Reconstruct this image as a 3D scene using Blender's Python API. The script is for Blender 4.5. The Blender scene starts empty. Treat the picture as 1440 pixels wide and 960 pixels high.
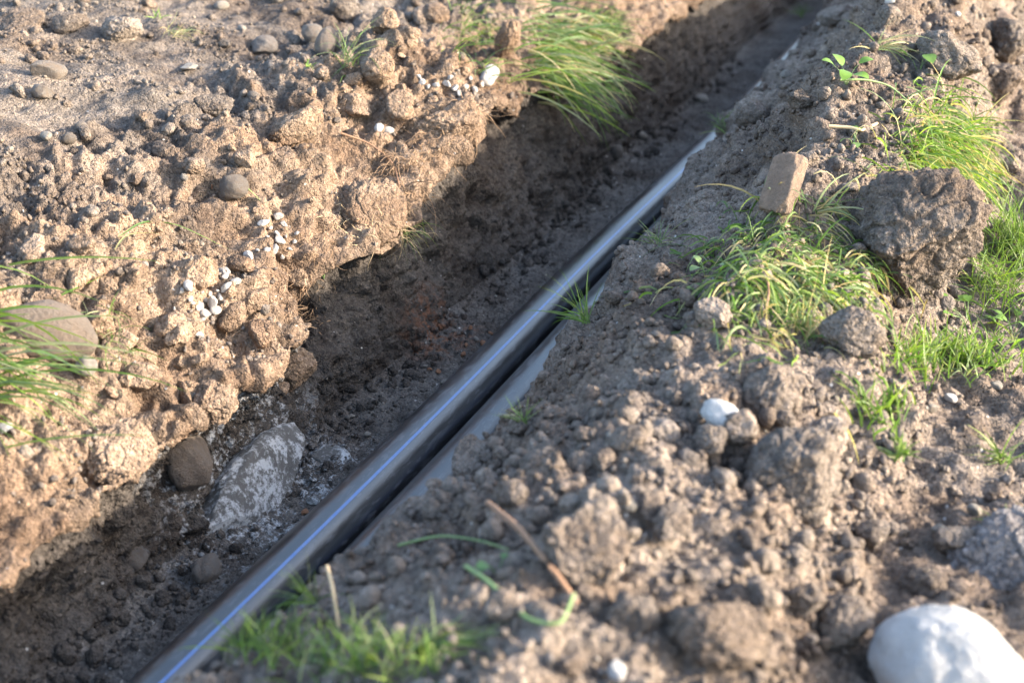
import bpy, bmesh, math, random
import numpy as np
from mathutils import Vector, Matrix, Euler, Quaternion

random.seed(7)
RNG = np.random.default_rng(7)
scene = bpy.context.scene
col = scene.collection

# ------------------------------------------------------------------ camera
F = 2000.0                                  # focal length in pixels of the 1440 px wide photograph (50 mm lens)
CAM_H = 2.2
PITCH = math.atan(893.0 / F)
YAW = math.atan(860.0 / math.hypot(F, 893.0))
cam_data = bpy.data.cameras.new('camera')
cam = bpy.data.objects.new('camera', cam_data)
col.objects.link(cam)
cam.location = (0, 0, CAM_H)
cam.rotation_euler = (math.pi / 2 - PITCH, 0, YAW)
cam_data.lens = 50.0
cam_data.sensor_width = 36.0
cam_data.clip_start = 0.05
cam_data.clip_end = 1000.0
cam_data.dof.use_dof = True
cam_data.dof.focus_distance = 4.6
cam_data.dof.aperture_fstop = 1.95
cam_data.dof.aperture_blades = 0
scene.camera = cam

# ------------------------------------------------------------------ sky, sun, exposure
SUN_EL = math.radians(19.0)
SUN_AZ = math.radians(14.0)                 # angle from +X (across the trench) towards +Y (along it)
world = bpy.data.worlds.new('World')
scene.world = world
world.use_nodes = True
wn = world.node_tree.nodes
wl = world.node_tree.links
wn.clear()
w_out = wn.new('ShaderNodeOutputWorld')
w_bg = wn.new('ShaderNodeBackground')
w_sky = wn.new('ShaderNodeTexSky')
w_sky.sky_type = 'NISHITA'
w_sky.sun_disc = False
w_sky.sun_elevation = SUN_EL
w_sky.sun_rotation = math.pi / 2 - SUN_AZ
w_sky.air_density = 1.0
w_sky.dust_density = 2.5
w_bg.inputs['Strength'].default_value = 0.15
wl.new(w_sky.outputs[0], w_bg.inputs['Color'])
wl.new(w_bg.outputs[0], w_out.inputs['Surface'])

sun_data = bpy.data.lights.new('sun', 'SUN')
sun_data.energy = 2.75
sun_data.angle = math.radians(0.5)
sun_data.color = (1.0, 0.86, 0.70)
sun = bpy.data.objects.new('sun', sun_data)
col.objects.link(sun)
sun_dir = Vector((math.cos(SUN_EL) * math.cos(SUN_AZ), math.cos(SUN_EL) * math.sin(SUN_AZ), math.sin(SUN_EL)))
sun.rotation_euler = sun_dir.to_track_quat('Z', 'Y').to_euler()
sun.location = sun_dir * 30

scene.view_settings.view_transform = 'Standard'
scene.view_settings.look = 'None'
scene.view_settings.gamma = 1.0
scene.view_settings.exposure = 2.6
scene.view_settings.use_curve_mapping = False
scene.render.engine = 'CYCLES'
scene.cycles.use_denoising = True
scene.cycles.max_bounces = 6
scene.cycles.diffuse_bounces = 4
scene.cycles.glossy_bounces = 3
scene.cycles.sample_clamp_indirect = 4.0

# ------------------------------------------------------------------ numpy noise
def _hash(ix, iy, iz, seed):
    h = (ix.astype(np.uint32) * np.uint32(374761393) + iy.astype(np.uint32) * np.uint32(668265263)
         + iz.astype(np.uint32) * np.uint32(2147483647) + np.uint32((seed * 974634777 + 12345) & 0xffffffff))
    h = (h ^ (h >> np.uint32(13))) * np.uint32(1274126177)
    h = (h ^ (h >> np.uint32(16))) * np.uint32(2246822519)
    return h ^ (h >> np.uint32(13))

def h01(ix, iy, iz, seed):
    return _hash(ix, iy, iz, seed).astype(np.float32) / np.float32(4294967295.0)

def vnoise(x, y, z=None, seed=0):
    """smooth gradient noise, about -1..1"""
    if z is None:
        z = np.zeros_like(x)
    x = x.astype(np.float32); y = y.astype(np.float32); z = z.astype(np.float32)
    fx, fy, fz = np.floor(x), np.floor(y), np.floor(z)
    ix, iy, iz = fx.astype(np.int32), fy.astype(np.int32), fz.astype(np.int32)
    dx, dy, dz = x - fx, y - fy, z - fz
    ux, uy, uz = (d * d * d * (d * (d * 6 - 15) + 10) for d in (dx, dy, dz))
    out = 0
    for a in (0, 1):
        for b in (0, 1):
            for c in (0, 1):
                h = _hash(ix + a, iy + b, iz + c, seed)
                gx = (h & np.uint32(1023)).astype(np.float32) / 511.5 - 1
                gy = ((h >> np.uint32(10)) & np.uint32(1023)).astype(np.float32) / 511.5 - 1
                gz = ((h >> np.uint32(20)) & np.uint32(1023)).astype(np.float32) / 511.5 - 1
                g = gx * (dx - a) + gy * (dy - b) + gz * (dz - c)
                out = out + g * (ux if a else 1 - ux) * (uy if b else 1 - uy) * (uz if c else 1 - uz)
    return out * 1.35

def fbm(x, y, z=None, octaves=4, seed=0, gain=0.5):
    s, amp, f = 0, 1.0, 1.0
    for o in range(octaves):
        s = s + amp * vnoise(x * f, y * f, None if z is None else z * f, seed + o * 17)
        amp *= gain
        f *= 2.03
    return s

def crumbs(u, v, cell, seed, density=0.8, flat=1.0):
    """height of rounded lumps of about one cell, lying on a plane"""
    u = u / cell; v = v / cell
    fu, fv = np.floor(u), np.floor(v)
    iu, iv = fu.astype(np.int32), fv.astype(np.int32)
    zz = np.zeros_like(iu)
    best = np.zeros(u.shape, np.float32)
    for a in (-1, 0, 1):
        for b in (-1, 0, 1):
            h1 = h01(iu + a, iv + b, zz, seed)
            h2 = h01(iu + a, iv + b, zz + 1, seed)
            h3 = h01(iu + a, iv + b, zz + 2, seed)
            h4 = h01(iu + a, iv + b, zz + 3, seed)
            r = 0.18 + 0.5 * h3 * h3
            du = u - (fu + a + h1); dv = v - (fv + b + h2)
            ang = h4 * 6.283
            ca, sa = np.cos(ang), np.sin(ang)
            e = 0.75 + 0.5 * h1
            d2 = ((du * ca + dv * sa) * e) ** 2 + ((-du * sa + dv * ca) / e) ** 2
            k = np.sqrt(np.maximum(r * r - d2, 0)) * (0.6 + 0.6 * h2)
            best = np.maximum(best, np.where(h4 < density, k, 0))
    return (best * cell * flat).astype(np.float32)

def sstep(x, a, b):
    t = np.clip((x - a) / (b - a), 0, 1)
    return t * t * (3 - 2 * t)

# ------------------------------------------------------------------ materials
def new_mat(name):
    m = bpy.data.materials.new(name)
    m.use_nodes = True
    nt = m.node_tree
    nt.nodes.clear()
    out = nt.nodes.new('ShaderNodeOutputMaterial')
    bsdf = nt.nodes.new('ShaderNodeBsdfPrincipled')
    nt.links.new(bsdf.outputs[0], out.inputs['Surface'])
    return m, nt, bsdf, out

class N:
    def __init__(self, nt): self.nt = nt
    def __call__(self, t, **kw):
        n = self.nt.nodes.new('ShaderNode' + t)
        for k, v in kw.items():
            setattr(n, k, v)
        return n
    def link(self, a, b): self.nt.links.new(a, b)
    def noise(self, vec, scale, detail=4, rough=0.6, dist=0.0):
        n = self('TexNoise'); n.inputs['Scale'].default_value = scale; n.inputs['Detail'].default_value = detail
        n.inputs['Roughness'].default_value = rough; n.inputs['Distortion'].default_value = dist
        if vec is not None: self.link(vec, n.inputs['Vector'])
        return n.outputs['Fac']
    def voronoi(self, vec, scale, feature='F1', out='Distance', rnd=1.0):
        n = self('TexVoronoi', feature=feature); n.inputs['Scale'].default_value = scale
        n.inputs['Randomness'].default_value = rnd
        self.link(vec, n.inputs['Vector'])
        return n.outputs[out]
    def ramp(self, fac, stops):
        n = self('ValToRGB'); r = n.color_ramp
        while len(r.elements) < len(stops): r.elements.new(0.5)
        for e, (p, c) in zip(r.elements, stops):
            e.position = p
            e.color = (c[0], c[1], c[2], 1) if isinstance(c, (tuple, list)) else (c, c, c, 1)
        self.link(fac, n.inputs['Fac'])
        return n.outputs['Color']
    def mix(self, fac, a, b, mode='MIX'):
        n = self('MixRGB', blend_type=mode)
        for s, v in zip(n.inputs, (fac, a, b)):
            if hasattr(v, 'node'): self.link(v, s)
            elif isinstance(v, (int, float)): s.default_value = v if s.type == 'VALUE' else (v, v, v, 1)
            else: s.default_value = (v[0], v[1], v[2], 1)
        return n.outputs[0]
    def math(self, op, a, b=0.0):
        n = self('Math', operation=op)
        for s, v in zip(n.inputs, (a, b)):
            if hasattr(v, 'node'): self.link(v, s)
            else: s.default_value = v
        return n.outputs[0]
    def maprange(self, v, a, b, c=0.0, d=1.0):
        n = self('MapRange'); self.link(v, n.inputs['Value'])
        for k, x in zip(('From Min', 'From Max', 'To Min', 'To Max'), (a, b, c, d)): n.inputs[k].default_value = x
        return n.outputs['Result']
    def bump(self, h, strength, dist, normal=None):
        n = self('Bump'); n.inputs['Strength'].default_value = strength; n.inputs['Distance'].default_value = dist
        self.link(h, n.inputs['Height'])
        if normal is not None: self.link(normal, n.inputs['Normal'])
        return n.outputs['Normal']

def soil_material(name, dark, light, dry, moist_z=None, white_specks=0.0, rust=0.0, per_object=False, bump=1.0, tan_edge=False, lime=False):
    m, nt, b, _ = new_mat(name)
    n = N(nt)
    if per_object:
        tc = n('TexCoord'); oi = n('ObjectInfo')
        mp = n('VectorMath', operation='ADD')
        geo = n('NewGeometry')
        n.link(geo.outputs['Position'], mp.inputs[0])
        n.link(oi.outputs['Random'], mp.inputs[1])
        vec = mp.outputs[0]
    else:
        geo = n('NewGeometry'); vec = geo.outputs['Position']
    big = n.noise(vec, 3.0, 5, 0.6)
    mid = n.noise(vec, 17.0, 6, 0.65)
    fine = n.noise(vec, 150.0, 2, 0.6)
    c = n.mix(n.ramp(mid, [(0.32, 0), (0.68, 1)]), dark, light)
    c = n.mix(n.ramp(big, [(0.42, 0), (0.62, 0.75)]), c, dry)
    damp = n.maprange(n.noise(vec, 1.7, 4, 0.6, 0.4), 0.46, 0.60)
    c = n.mix(n.math('MULTIPLY', damp, 0.8), c, n.mix(1.0, c, (0.66, 0.60, 0.56), 'MULTIPLY'))
    damp2 = n.maprange(n.noise(vec, 8.0, 4, 0.65), 0.50, 0.66)
    c = n.mix(n.math('MULTIPLY', damp2, 0.6), c, n.mix(1.0, c, (0.62, 0.57, 0.54), 'MULTIPLY'))
    c = n.mix(0.75, c, n.ramp(fine, [(0.25, 0.62), (0.75, 1.25)]), 'MULTIPLY')
    wob = n('VectorMath', operation='ADD'); n.link(vec, wob.inputs[0])
    nzv = n('TexNoise'); nzv.inputs['Scale'].default_value = 55.0; nzv.inputs['Detail'].default_value = 2.0; n.link(vec, nzv.inputs['Vector'])
    wsc = n('VectorMath', operation='SCALE'); n.link(nzv.outputs['Color'], wsc.inputs[0]); wsc.inputs['Scale'].default_value = 0.010
    n.link(wsc.outputs[0], wob.inputs[1]); gv = wob.outputs[0]
    grain = n('SeparateColor'); n.link(n.voronoi(gv, 75.0, out='Color'), grain.inputs[0])
    c = n.mix(0.8, c, n.maprange(grain.outputs[0], 0, 1, 0.66, 1.26), 'MULTIPLY')
    grain2 = n('SeparateColor'); n.link(n.voronoi(gv, 170.0, out='Color'), grain2.inputs[0])
    c = n.mix(0.7, c, n.maprange(grain2.outputs[0], 0, 1, 0.72, 1.24), 'MULTIPLY')
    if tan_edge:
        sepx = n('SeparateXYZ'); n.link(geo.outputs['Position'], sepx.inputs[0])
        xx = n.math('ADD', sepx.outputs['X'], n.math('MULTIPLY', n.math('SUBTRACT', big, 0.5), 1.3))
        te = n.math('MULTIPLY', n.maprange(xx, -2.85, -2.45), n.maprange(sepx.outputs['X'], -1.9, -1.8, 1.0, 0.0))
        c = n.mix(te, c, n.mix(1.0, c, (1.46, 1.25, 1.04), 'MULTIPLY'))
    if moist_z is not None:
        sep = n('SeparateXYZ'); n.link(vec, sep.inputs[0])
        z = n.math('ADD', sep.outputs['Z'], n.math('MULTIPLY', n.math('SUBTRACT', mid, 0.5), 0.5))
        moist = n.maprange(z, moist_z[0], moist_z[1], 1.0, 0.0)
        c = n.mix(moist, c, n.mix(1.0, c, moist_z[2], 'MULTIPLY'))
    if white_specks > 0:
        vd = n.voronoi(vec, 38.0)
        vc = n.voronoi(vec, 38.0, out='Color')
        sp = n('SeparateColor'); n.link(vc, sp.inputs[0])
        f = n.math('MULTIPLY', n.math('LESS_THAN', vd, 0.16), n.math('GREATER_THAN', sp.outputs[0], 1.0 - white_specks))
        c = n.mix(n.math('MULTIPLY', f, 0.8), c, (0.5, 0.48, 0.45))
    if rust > 0:
        sep2 = n('SeparateXYZ'); n.link(vec, sep2.inputs[0])
        rn = n.noise(vec, 26.0, 5, 0.7)
        # one patch of reddish clay at the foot of the wall, about 0.5 m long
        dd = n('VectorMath', operation='DISTANCE'); n.link(vec, dd.inputs[0]); dd.inputs[1].default_value = (-2.11, 4.5, 0.03)
        near = n.maprange(dd.outputs['Value'], 0.06, 0.24, 1.0, 0.0)
        f = n.math('MULTIPLY', n.maprange(rn, 0.47, 0.58), near)
        c = n.mix(n.math('MULTIPLY', f, rust), c, (0.30, 0.115, 0.045))
    if lime:
        dl = n('VectorMath', operation='DISTANCE'); n.link(vec, dl.inputs[0]); dl.inputs[1].default_value = (-2.06, 3.2, 0.12)
        ln_ = n.math('MULTIPLY', n.noise(vec, 11, 5, 0.7, 1.0), n.maprange(n.noise(vec, 55, 3, 0.7), 0.3, 0.7, 0.6, 1.35))
        f = n.math('MULTIPLY', n.maprange(ln_, 0.50, 0.64), n.maprange(dl.outputs['Value'], 0.22, 0.55, 1.0, 0.0))
        c = n.mix(n.math('MULTIPLY', f, 0.8), c, (0.42, 0.43, 0.44))
    if per_object:
        hv = n('HueSaturation'); n.link(c, hv.inputs['Color'])
        n.link(n.maprange(oi.outputs['Random'], 0, 1, 0.95, 1.2), hv.inputs['Value'])
        c = hv.outputs[0]
    n.link(c, b.inputs['Base Color'])
    b.inputs['Roughness'].default_value = 0.95
    b.inputs['Specular IOR Level'].default_value = 0.15
    h = n.math('ADD', n.math('MULTIPLY', n.noise(vec, 60.0, 3, 0.65), 1.0), n.math('MULTIPLY', n.noise(vec, 210.0, 1, 0.5), 0.3))
    vb = n.math('ADD', n.math('MULTIPLY', n.voronoi(gv, 75.0), 1.0), n.math('MULTIPLY', n.voronoi(gv, 170.0), 0.55))
    nb = n.bump(n.math('MULTIPLY', vb, -1.0), 0.7 * bump, 0.011)
    n.link(n.bump(h, 1.0 * bump, 0.014, nb), b.inputs['Normal'])
    return m

def stone_material(name, base, alt, speck=0.3, rough=0.75, scale=1.0, dirt=0.35, dirt_col=(0.17, 0.13, 0.10)):
    m, nt, b, _ = new_mat(name)
    n = N(nt)
    tc = n('TexCoord'); oi = n('ObjectInfo')
    ad = n('VectorMath', operation='ADD'); n.link(tc.outputs['Object'], ad.inputs[0])
    sc = n.math('MULTIPLY', oi.outputs['Random'], 20.0)
    cb = n('CombineXYZ'); n.link(sc, cb.inputs[0]); n.link(sc, cb.inputs[1])
    n.link(cb.outputs[0], ad.inputs[1])
    vec = ad.outputs[0]
    c = n.mix(n.ramp(n.noise(vec, 2.2 * scale, 5), [(0.35, 0), (0.65, 1)]), base, alt)
    c = n.mix(speck, c, n.ramp(n.noise(vec, 28 * scale, 5, 0.8), [(0.3, 0.55), (0.7, 1.3)]), 'MULTIPLY')
    d = n.ramp(n.noise(vec, 3.5 * scale, 6, 0.75, 0.5), [(0.42, 0), (0.6, 1)])
    c = n.mix(n.math('MULTIPLY', d, dirt), c, dirt_col)
    hv = n('HueSaturation'); n.link(c, hv.inputs['Color'])
    n.link(n.maprange(oi.outputs['Random'], 0, 1, 0.85, 1.12), hv.inputs['Value'])
    n.link(hv.outputs[0], b.inputs['Base Color'])
    b.inputs['Roughness'].default_value = rough
    b.inputs['Specular IOR Level'].default_value = 0.3
    n.link(n.bump(n.noise(vec, 11 * scale, 6, 0.75), 0.8, 0.05), b.inputs['Normal'])
    return m

M = {}
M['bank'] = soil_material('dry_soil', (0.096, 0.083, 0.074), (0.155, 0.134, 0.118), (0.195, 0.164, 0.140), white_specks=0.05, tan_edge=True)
M['bank_right_lit'] = soil_material('dry_soil_right_lit', (0.124, 0.103, 0.088), (0.198, 0.166, 0.141), (0.245, 0.200, 0.164), white_specks=0.05)  # same soil as the left bank, colour lightened to stand in for sun
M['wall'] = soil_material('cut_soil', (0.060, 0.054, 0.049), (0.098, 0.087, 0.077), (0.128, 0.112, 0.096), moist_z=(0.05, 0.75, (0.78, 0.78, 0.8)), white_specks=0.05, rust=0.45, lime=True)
M['floor'] = soil_material('trench_soil', (0.085, 0.077, 0.071), (0.13, 0.118, 0.108), (0.160, 0.145, 0.132), white_specks=0.14, rust=0.6, lime=True)
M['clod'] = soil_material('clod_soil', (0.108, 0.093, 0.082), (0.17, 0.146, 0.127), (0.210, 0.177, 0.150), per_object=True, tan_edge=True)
M['crumb'] = soil_material('crumb_soil', (0.102, 0.088, 0.078), (0.165, 0.143, 0.125), (0.206, 0.175, 0.149), white_specks=0.0, bump=0.6)
M['cobble'] = stone_material('brown_cobble', (0.15, 0.125, 0.106), (0.19, 0.158, 0.133), 0.55, dirt=0.8)
M['greystone'] = stone_material('grey_stone', (0.165, 0.15, 0.138), (0.21, 0.19, 0.172), 0.55, dirt=0.75)
M['palestone'] = stone_material('pale_stone', (0.31, 0.285, 0.25), (0.40, 0.37, 0.325), 0.4, dirt=0.4)
M['white'] = stone_material('white_stone', (0.54, 0.54, 0.535), (0.62, 0.61, 0.59), 0.25, rough=0.7, dirt=0.22, dirt_col=(.4, .36, .31))
M['whitechip'] = stone_material('white_chip', (0.60, 0.57, 0.54), (0.72, 0.69, 0.65), 0.3, dirt=0.4, dirt_col=(0.3, 0.24, 0.19))
M['brick'] = stone_material('tan_block', (0.27, 0.195, 0.15), (0.34, 0.25, 0.19), 0.5, dirt=0.6)
M['terracotta'] = stone_material('terracotta', (0.38, 0.17, 0.085), (0.44, 0.22, 0.12), 0.3, dirt=0.3)

def lime_material():
    m, nt, b, _ = new_mat('lime_stained_rock')
    n = N(nt)
    geo = n('NewGeometry'); vec = geo.outputs['Position']
    c = n.mix(n.noise(vec, 14, 5), (0.066, 0.064, 0.061), (0.12, 0.114, 0.108))
    w = n.math('MULTIPLY', n.noise(vec, 9, 6, 0.75, 1.2), n.maprange(n.noise(vec, 45, 4, 0.8), 0.3, 0.7, 0.6, 1.35))
    c = n.mix(n.maprange(w, 0.44, 0.60, 0.0, 0.9), c, (0.45, 0.46, 0.47))
    n.link(c, b.inputs['Base Color']); b.inputs['Roughness'].default_value = 0.9
    n.link(n.bump(n.noise(vec, 80, 6, 0.75), 0.9, 0.01), b.inputs['Normal'])
    return m
M['lime'] = lime_material()

def pipe_material(name, dust):
    m, nt, b, out = new_mat(name)
    n = N(nt)
    tc = n('TexCoord')
    mp = n('Mapping'); n.link(tc.outputs['Object'], mp.inputs[0]); mp.inputs['Scale'].default_value = (1, 0.12, 1)
    v = mp.outputs[0]
    raw = tc.outputs['Object']
    scr = n.noise(v, 90, 3, 0.6)
    scratch = n.ramp(scr, [(0.56, 0), (0.63, 1)])
    mp2 = n('Mapping'); n.link(tc.outputs['Object'], mp2.inputs[0]); mp2.inputs['Scale'].default_value = (1, 0.35, 1); mp2.inputs['Rotation'].default_value = (0.5, 0.3, 0.9)
    scr2 = n.ramp(n.noise(mp2.outputs[0], 60, 2, 0.5), [(0.60, 0), (0.66, 1)])
    patch = n.ramp(n.noise(v, 7, 6, 0.7, 0.6), [(0.42, 0), (0.70, 1)])
    film = n.noise(raw, 160, 3, 0.8)
    geo = n('NewGeometry'); sp = n('SeparateXYZ'); n.link(geo.outputs['Normal'], sp.inputs[0])
    up = n.maprange(sp.outputs['Z'], 0.1, 0.95, 0.25, 1.0)     # dust settles on what faces up
    f = n.math('MULTIPLY', n.math('MULTIPLY', n.math('ADD', n.math('MULTIPLY', patch, 1.0), 0.12), up), n.maprange(film, 0.3, 0.75, 0.3, 1.2))
    f = n.math('MULTIPLY', f, dust)
    f = n.math('ADD', f, n.math('MULTIPLY', n.math('MULTIPLY', n.math('MAXIMUM', scratch, scr2), n.math('ADD', patch, 0.2)), 0.22))
    c = n.mix(f, (0.011, 0.0115, 0.013), (0.27, 0.275, 0.285))
    n.link(c, b.inputs['Base Color'])
    r = n.math('ADD', n.math('MULTIPLY', patch, 0.14), 0.28)
    r = n.math('ADD', r, n.math('MULTIPLY', f, 0.5))
    n.link(r, b.inputs['Roughness'])
    b.inputs['Specular IOR Level'].default_value = 1.0
    n.link(n.bump(n.math('ADD', scr, n.math('MULTIPLY', film, 0.3)), 0.12, 0.004), b.inputs['Normal'])
    return m
M['pipe'] = pipe_material('black_polyethylene', 0.07)
M['pipe2'] = pipe_material('dusty_black_polyethylene', 0.10)
def stripe_material():
    m, nt, b, _ = new_mat('blue_stripe')
    n = N(nt); tc = n('TexCoord')
    f = n.maprange(n.noise(tc.outputs['Object'], 60, 5, 0.75), 0.35, 0.75, 0.2, 0.65)
    n.link(n.mix(f, (0.035, 0.12, 0.36), (0.20, 0.24, 0.30)), b.inputs['Base Color'])
    b.inputs['Roughness'].default_value = 0.3
    return m
M['stripe'] = stripe_material()

def blade_material(name):
    m, nt, b, out = new_mat(name)
    n = N(nt)
    at = n('Attribute'); at.attribute_name = 'tint'
    geo = n('NewGeometry')
    c = n.mix(0.5, at.outputs['Color'], n.ramp(n.noise(geo.outputs['Position'], 60, 3), [(0.3, 0.7), (0.7, 1.2)]), 'MULTIPLY')
    n.link(c, b.inputs['Base Color']); b.inputs['Roughness'].default_value = 0.5
    b.inputs['Specular IOR Level'].default_value = 0.35
    tr = n('BsdfTranslucent'); n.link(n.mix(1.0, c, (1.05, 1.2, 0.7), 'MULTIPLY'), tr.inputs['Color'])
    mx = n('MixShader'); mx.inputs[0].default_value = 0.38
    n.link(b.outputs[0], mx.inputs[1]); n.link(tr.outputs[0], mx.inputs[2])
    n.link(mx.outputs[0], out.inputs['Surface'])
    return m
M['blade'] = blade_material('grass_blade')
def plain_mat(name, a, b_, rough=0.85):
    m, nt, b, _ = new_mat(name)
    n = N(nt); geo = n('NewGeometry')
    n.link(n.mix(n.noise(geo.outputs['Position'], 45, 4), a, b_), b.inputs['Base Color'])
    b.inputs['Roughness'].default_value = rough
    n.link(n.bump(n.noise(geo.outputs['Position'], 200, 3), 0.4, 0.003), b.inputs['Normal'])
    return m
M['root'] = plain_mat('root_fibre', (0.17, 0.105, 0.06), (0.32, 0.215, 0.13))
M['straw'] = plain_mat('dry_straw', (0.40, 0.29, 0.16), (0.52, 0.40, 0.24))
M['twig'] = plain_mat('brown_twig', (0.17, 0.095, 0.055), (0.24, 0.14, 0.085))
M['stem'] = plain_mat('green_stem', (0.10, 0.17, 0.05), (0.16, 0.24, 0.09), 0.6)

# ------------------------------------------------------------------ mesh helpers
def np_mesh(name, verts, faces, mat, smooth=True, tint=None):
    """verts (n,3); faces (m,3) or (m,4) array"""
    me = bpy.data.meshes.new(name)
    verts = np.ascontiguousarray(verts, np.float32); faces = np.ascontiguousarray(faces, np.int32)
    k = faces.shape[1]
    me.vertices.add(len(verts)); me.vertices.foreach_set('co', verts.ravel())
    me.loops.add(faces.size); me.loops.foreach_set('vertex_index', faces.ravel())
    me.polygons.add(len(faces)); me.polygons.foreach_set('loop_start', np.arange(0, faces.size, k, dtype=np.int32))
    me.update(calc_edges=True)
    me.polygons.foreach_set('use_smooth', np.full(len(faces), smooth, bool))
    if tint is not None:
        a = me.color_attributes.new('tint', 'FLOAT_COLOR', 'POINT')
        a.data.foreach_set('color', np.ascontiguousarray(np.c_[tint, np.ones(len(tint))], np.float32).ravel())
    me.materials.append(mat)
    me.validate()
    return me

def link(name, me, label=None, cat=None, group=None, kind=None, parent=None, loc=None, rot=None, scl=None):
    o = bpy.data.objects.new(name, me)
    col.objects.link(o)
    if parent is not None: o.parent = parent
    if loc is not None: o.location = loc
    if rot is not None:
        if isinstance(rot, Quaternion): rot = rot.to_euler()
        o.rotation_euler = rot
    if scl is not None: o.scale = scl
    if label: o['label'] = label
    if cat: o['category'] = cat
    if group: o['group'] = group
    if kind: o['kind'] = kind
    return o

# ------------------------------------------------------------------ the terrain: one dug trench between two spoil banks
def rows():
    a = -60 * np.geomspace(1, 0.06, 12)
    b = np.arange(-3.4, 1.1, 0.1)
    ys = [1.1]
    while ys[-1] < 9.6:
        ys.append(ys[-1] + float(np.clip(0.0024 * ys[-1], 0.0068, 0.022)))
    c = np.array(ys)
    d = np.arange(c[-1] + 0.05, 15.5, 0.12)
    e = np.geomspace(16, 220, 26)
    return np.concatenate([a, b, c, d, e])
Y = rows()
def tab(ys, vs):
    v = np.interp(Y, ys, vs)
    k = np.ones(9) / 9
    return np.convolve(np.pad(v, 4, mode='edge'), k, 'valid')
y1 = [0, 1.5, 2.5, 3.0, 3.4, 3.55, 3.75, 3.95, 4.2, 4.38, 4.5, 4.7, 5.0, 5.2, 5.4, 5.6, 6.0, 6.6, 7.2, 8, 9.5, 12, 20]
z_lip = tab(y1, [.36, .38, .40, .42, .42, .44, .46, .50, .51, .52, .56, .65, .74, .76, .72, .66, .62, .60, .60, .60, .58, .55, .5])
x_lip = tab(y1, [-2.12, -2.10, -2.10, -2.09, -2.05, -2.06, -2.18, -2.14, -2.05, -2.03, -2.16, -2.12, -2.08, -2.10, -2.20, -2.22, -2.17, -2.13, -2.12, -2.12, -2.14, -2.15, -2.15])
y2 = [0, 1.6, 1.95, 2.2, 2.45, 3.09, 3.65, 4.5, 5.2, 5.8, 6.5, 8.1, 10, 20]
x_rl = tab(y2, [-1.40, -1.40, -1.40, -1.33, -1.26, -1.185, -1.28, -1.27, -1.33, -1.38, -1.36, -1.41, -1.52, -1.60])
z_ridge = tab([0, 2, 3, 4, 5, 7, 9, 12, 20], [.70, .70, .74, .84, 1.02, 1.06, .95, .8, .6])
wob = lambda f, a, s: (a * fbm(Y * f, np.full_like(Y, 3.3), None, 3, s)).astype(np.float64)
x_lip = x_lip + wob(2.6, .035, 5) + wob(9, .012, 8)
z_lip = z_lip + wob(2.2, .03, 6)
x_rl = x_rl + wob(4, .035, 7)
z_ridge = z_ridge + wob(1.7, .05, 9)
ONE = np.ones_like(Y)
far = sstep(Y, 14, 40) + sstep(-Y, 2, 20)
ctrl = [  # (x, z, columns up to the next point), from the right across the trench to the left
    (220 * ONE, .40 * ONE, 6), (9 * ONE, .42 * ONE, 10), (1.6 * ONE, .42 * ONE, 16),
    (.35 * ONE, .43 * ONE + wob(2, .02, 11), 40), (-.22 * ONE, .49 * ONE + wob(2.4, .04, 12), 48),
    (-.46 * ONE + wob(1.5, .06, 13), z_ridge - .08, 42), (-.70 * ONE + wob(1.9, .06, 14), z_ridge, 44),
    (-1.04 * ONE, z_ridge * .42 + .30, 34), (x_rl, .48 * ONE + wob(2.7, .03, 15), 26),
    (np.minimum(-1.42, x_rl - .02), .02 * ONE, 8), (np.minimum(-1.45, x_rl - .05), .0 * ONE, 92),
    (-2.085 * ONE + wob(1.6, .02, 16), .0 * ONE, 6), (-2.11 * ONE + wob(2.2, .02, 17), .03 * ONE, 46),
    (-2.17 * ONE + wob(3.1, .03, 18), .5 * z_lip, 44), (x_lip - .075 - .03 * sstep(Y, 3.3, 4.2), z_lip - .10, 18), (x_lip, z_lip - .015, 28),
    (x_lip - .19, z_lip + .12, 48), (x_lip - .46, z_lip + .33 - .12 * sstep(Y, 3.8, 5.2), 62),
    (x_lip - .95, .89 * ONE, 90), (x_lip - 1.75, 1.0 * ONE + wob(1.2, .04, 19), 90), (-5.4 * ONE, 1.0 * ONE, 34), (-9 * ONE, 1.0 * ONE, 14), (-40 * ONE, .6 * ONE, 6), (-220 * ONE, .4 * ONE, 0)]
xs, zs, marks = [], [], [0]
for (xa, za, nseg), (xb, zb, _) in zip(ctrl[:-1], ctrl[1:]):
    t = np.arange(nseg) / nseg
    xs.append(xa[:, None] * (1 - t) + xb[:, None] * t)
    zs.append(za[:, None] * (1 - t) + zb[:, None] * t)
    marks.append(marks[-1] + nseg)
X = np.concatenate(xs + [ctrl[-1][0][:, None]], 1)
Z = np.concatenate(zs + [ctrl[-1][1][:, None]], 1)
NR, NC = X.shape
# round the corners of the section, keeping the far ends
ker = np.hanning(11); ker /= ker.sum()
def smooth_cols(A):
    P = np.pad(A, ((0, 0), (5, 5)), mode='edge')
    out = sum(ker[i] * P[:, i:i + A.shape[1]] for i in range(11))
    k = np.exp(-((np.arange(A.shape[1]) - marks[12]) / 14.0) ** 2)[None]; out = out * (1 - k) + A * k
    out[:, :marks[3]] = A[:, :marks[3]]; out[:, marks[19]:] = A[:, marks[19]:]
    return out
X = smooth_cols(X); Z = smooth_cols(Z)
YY = np.repeat(Y[:, None], NC, 1)
ds = np.hypot(np.diff(X, axis=1), np.diff(Z, axis=1))
S = np.concatenate([np.zeros((NR, 1)), np.cumsum(ds, 1)], 1)
S = S - S[:, marks[10]:marks[10] + 1]           # arc length measured from the right foot of the trench
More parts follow.
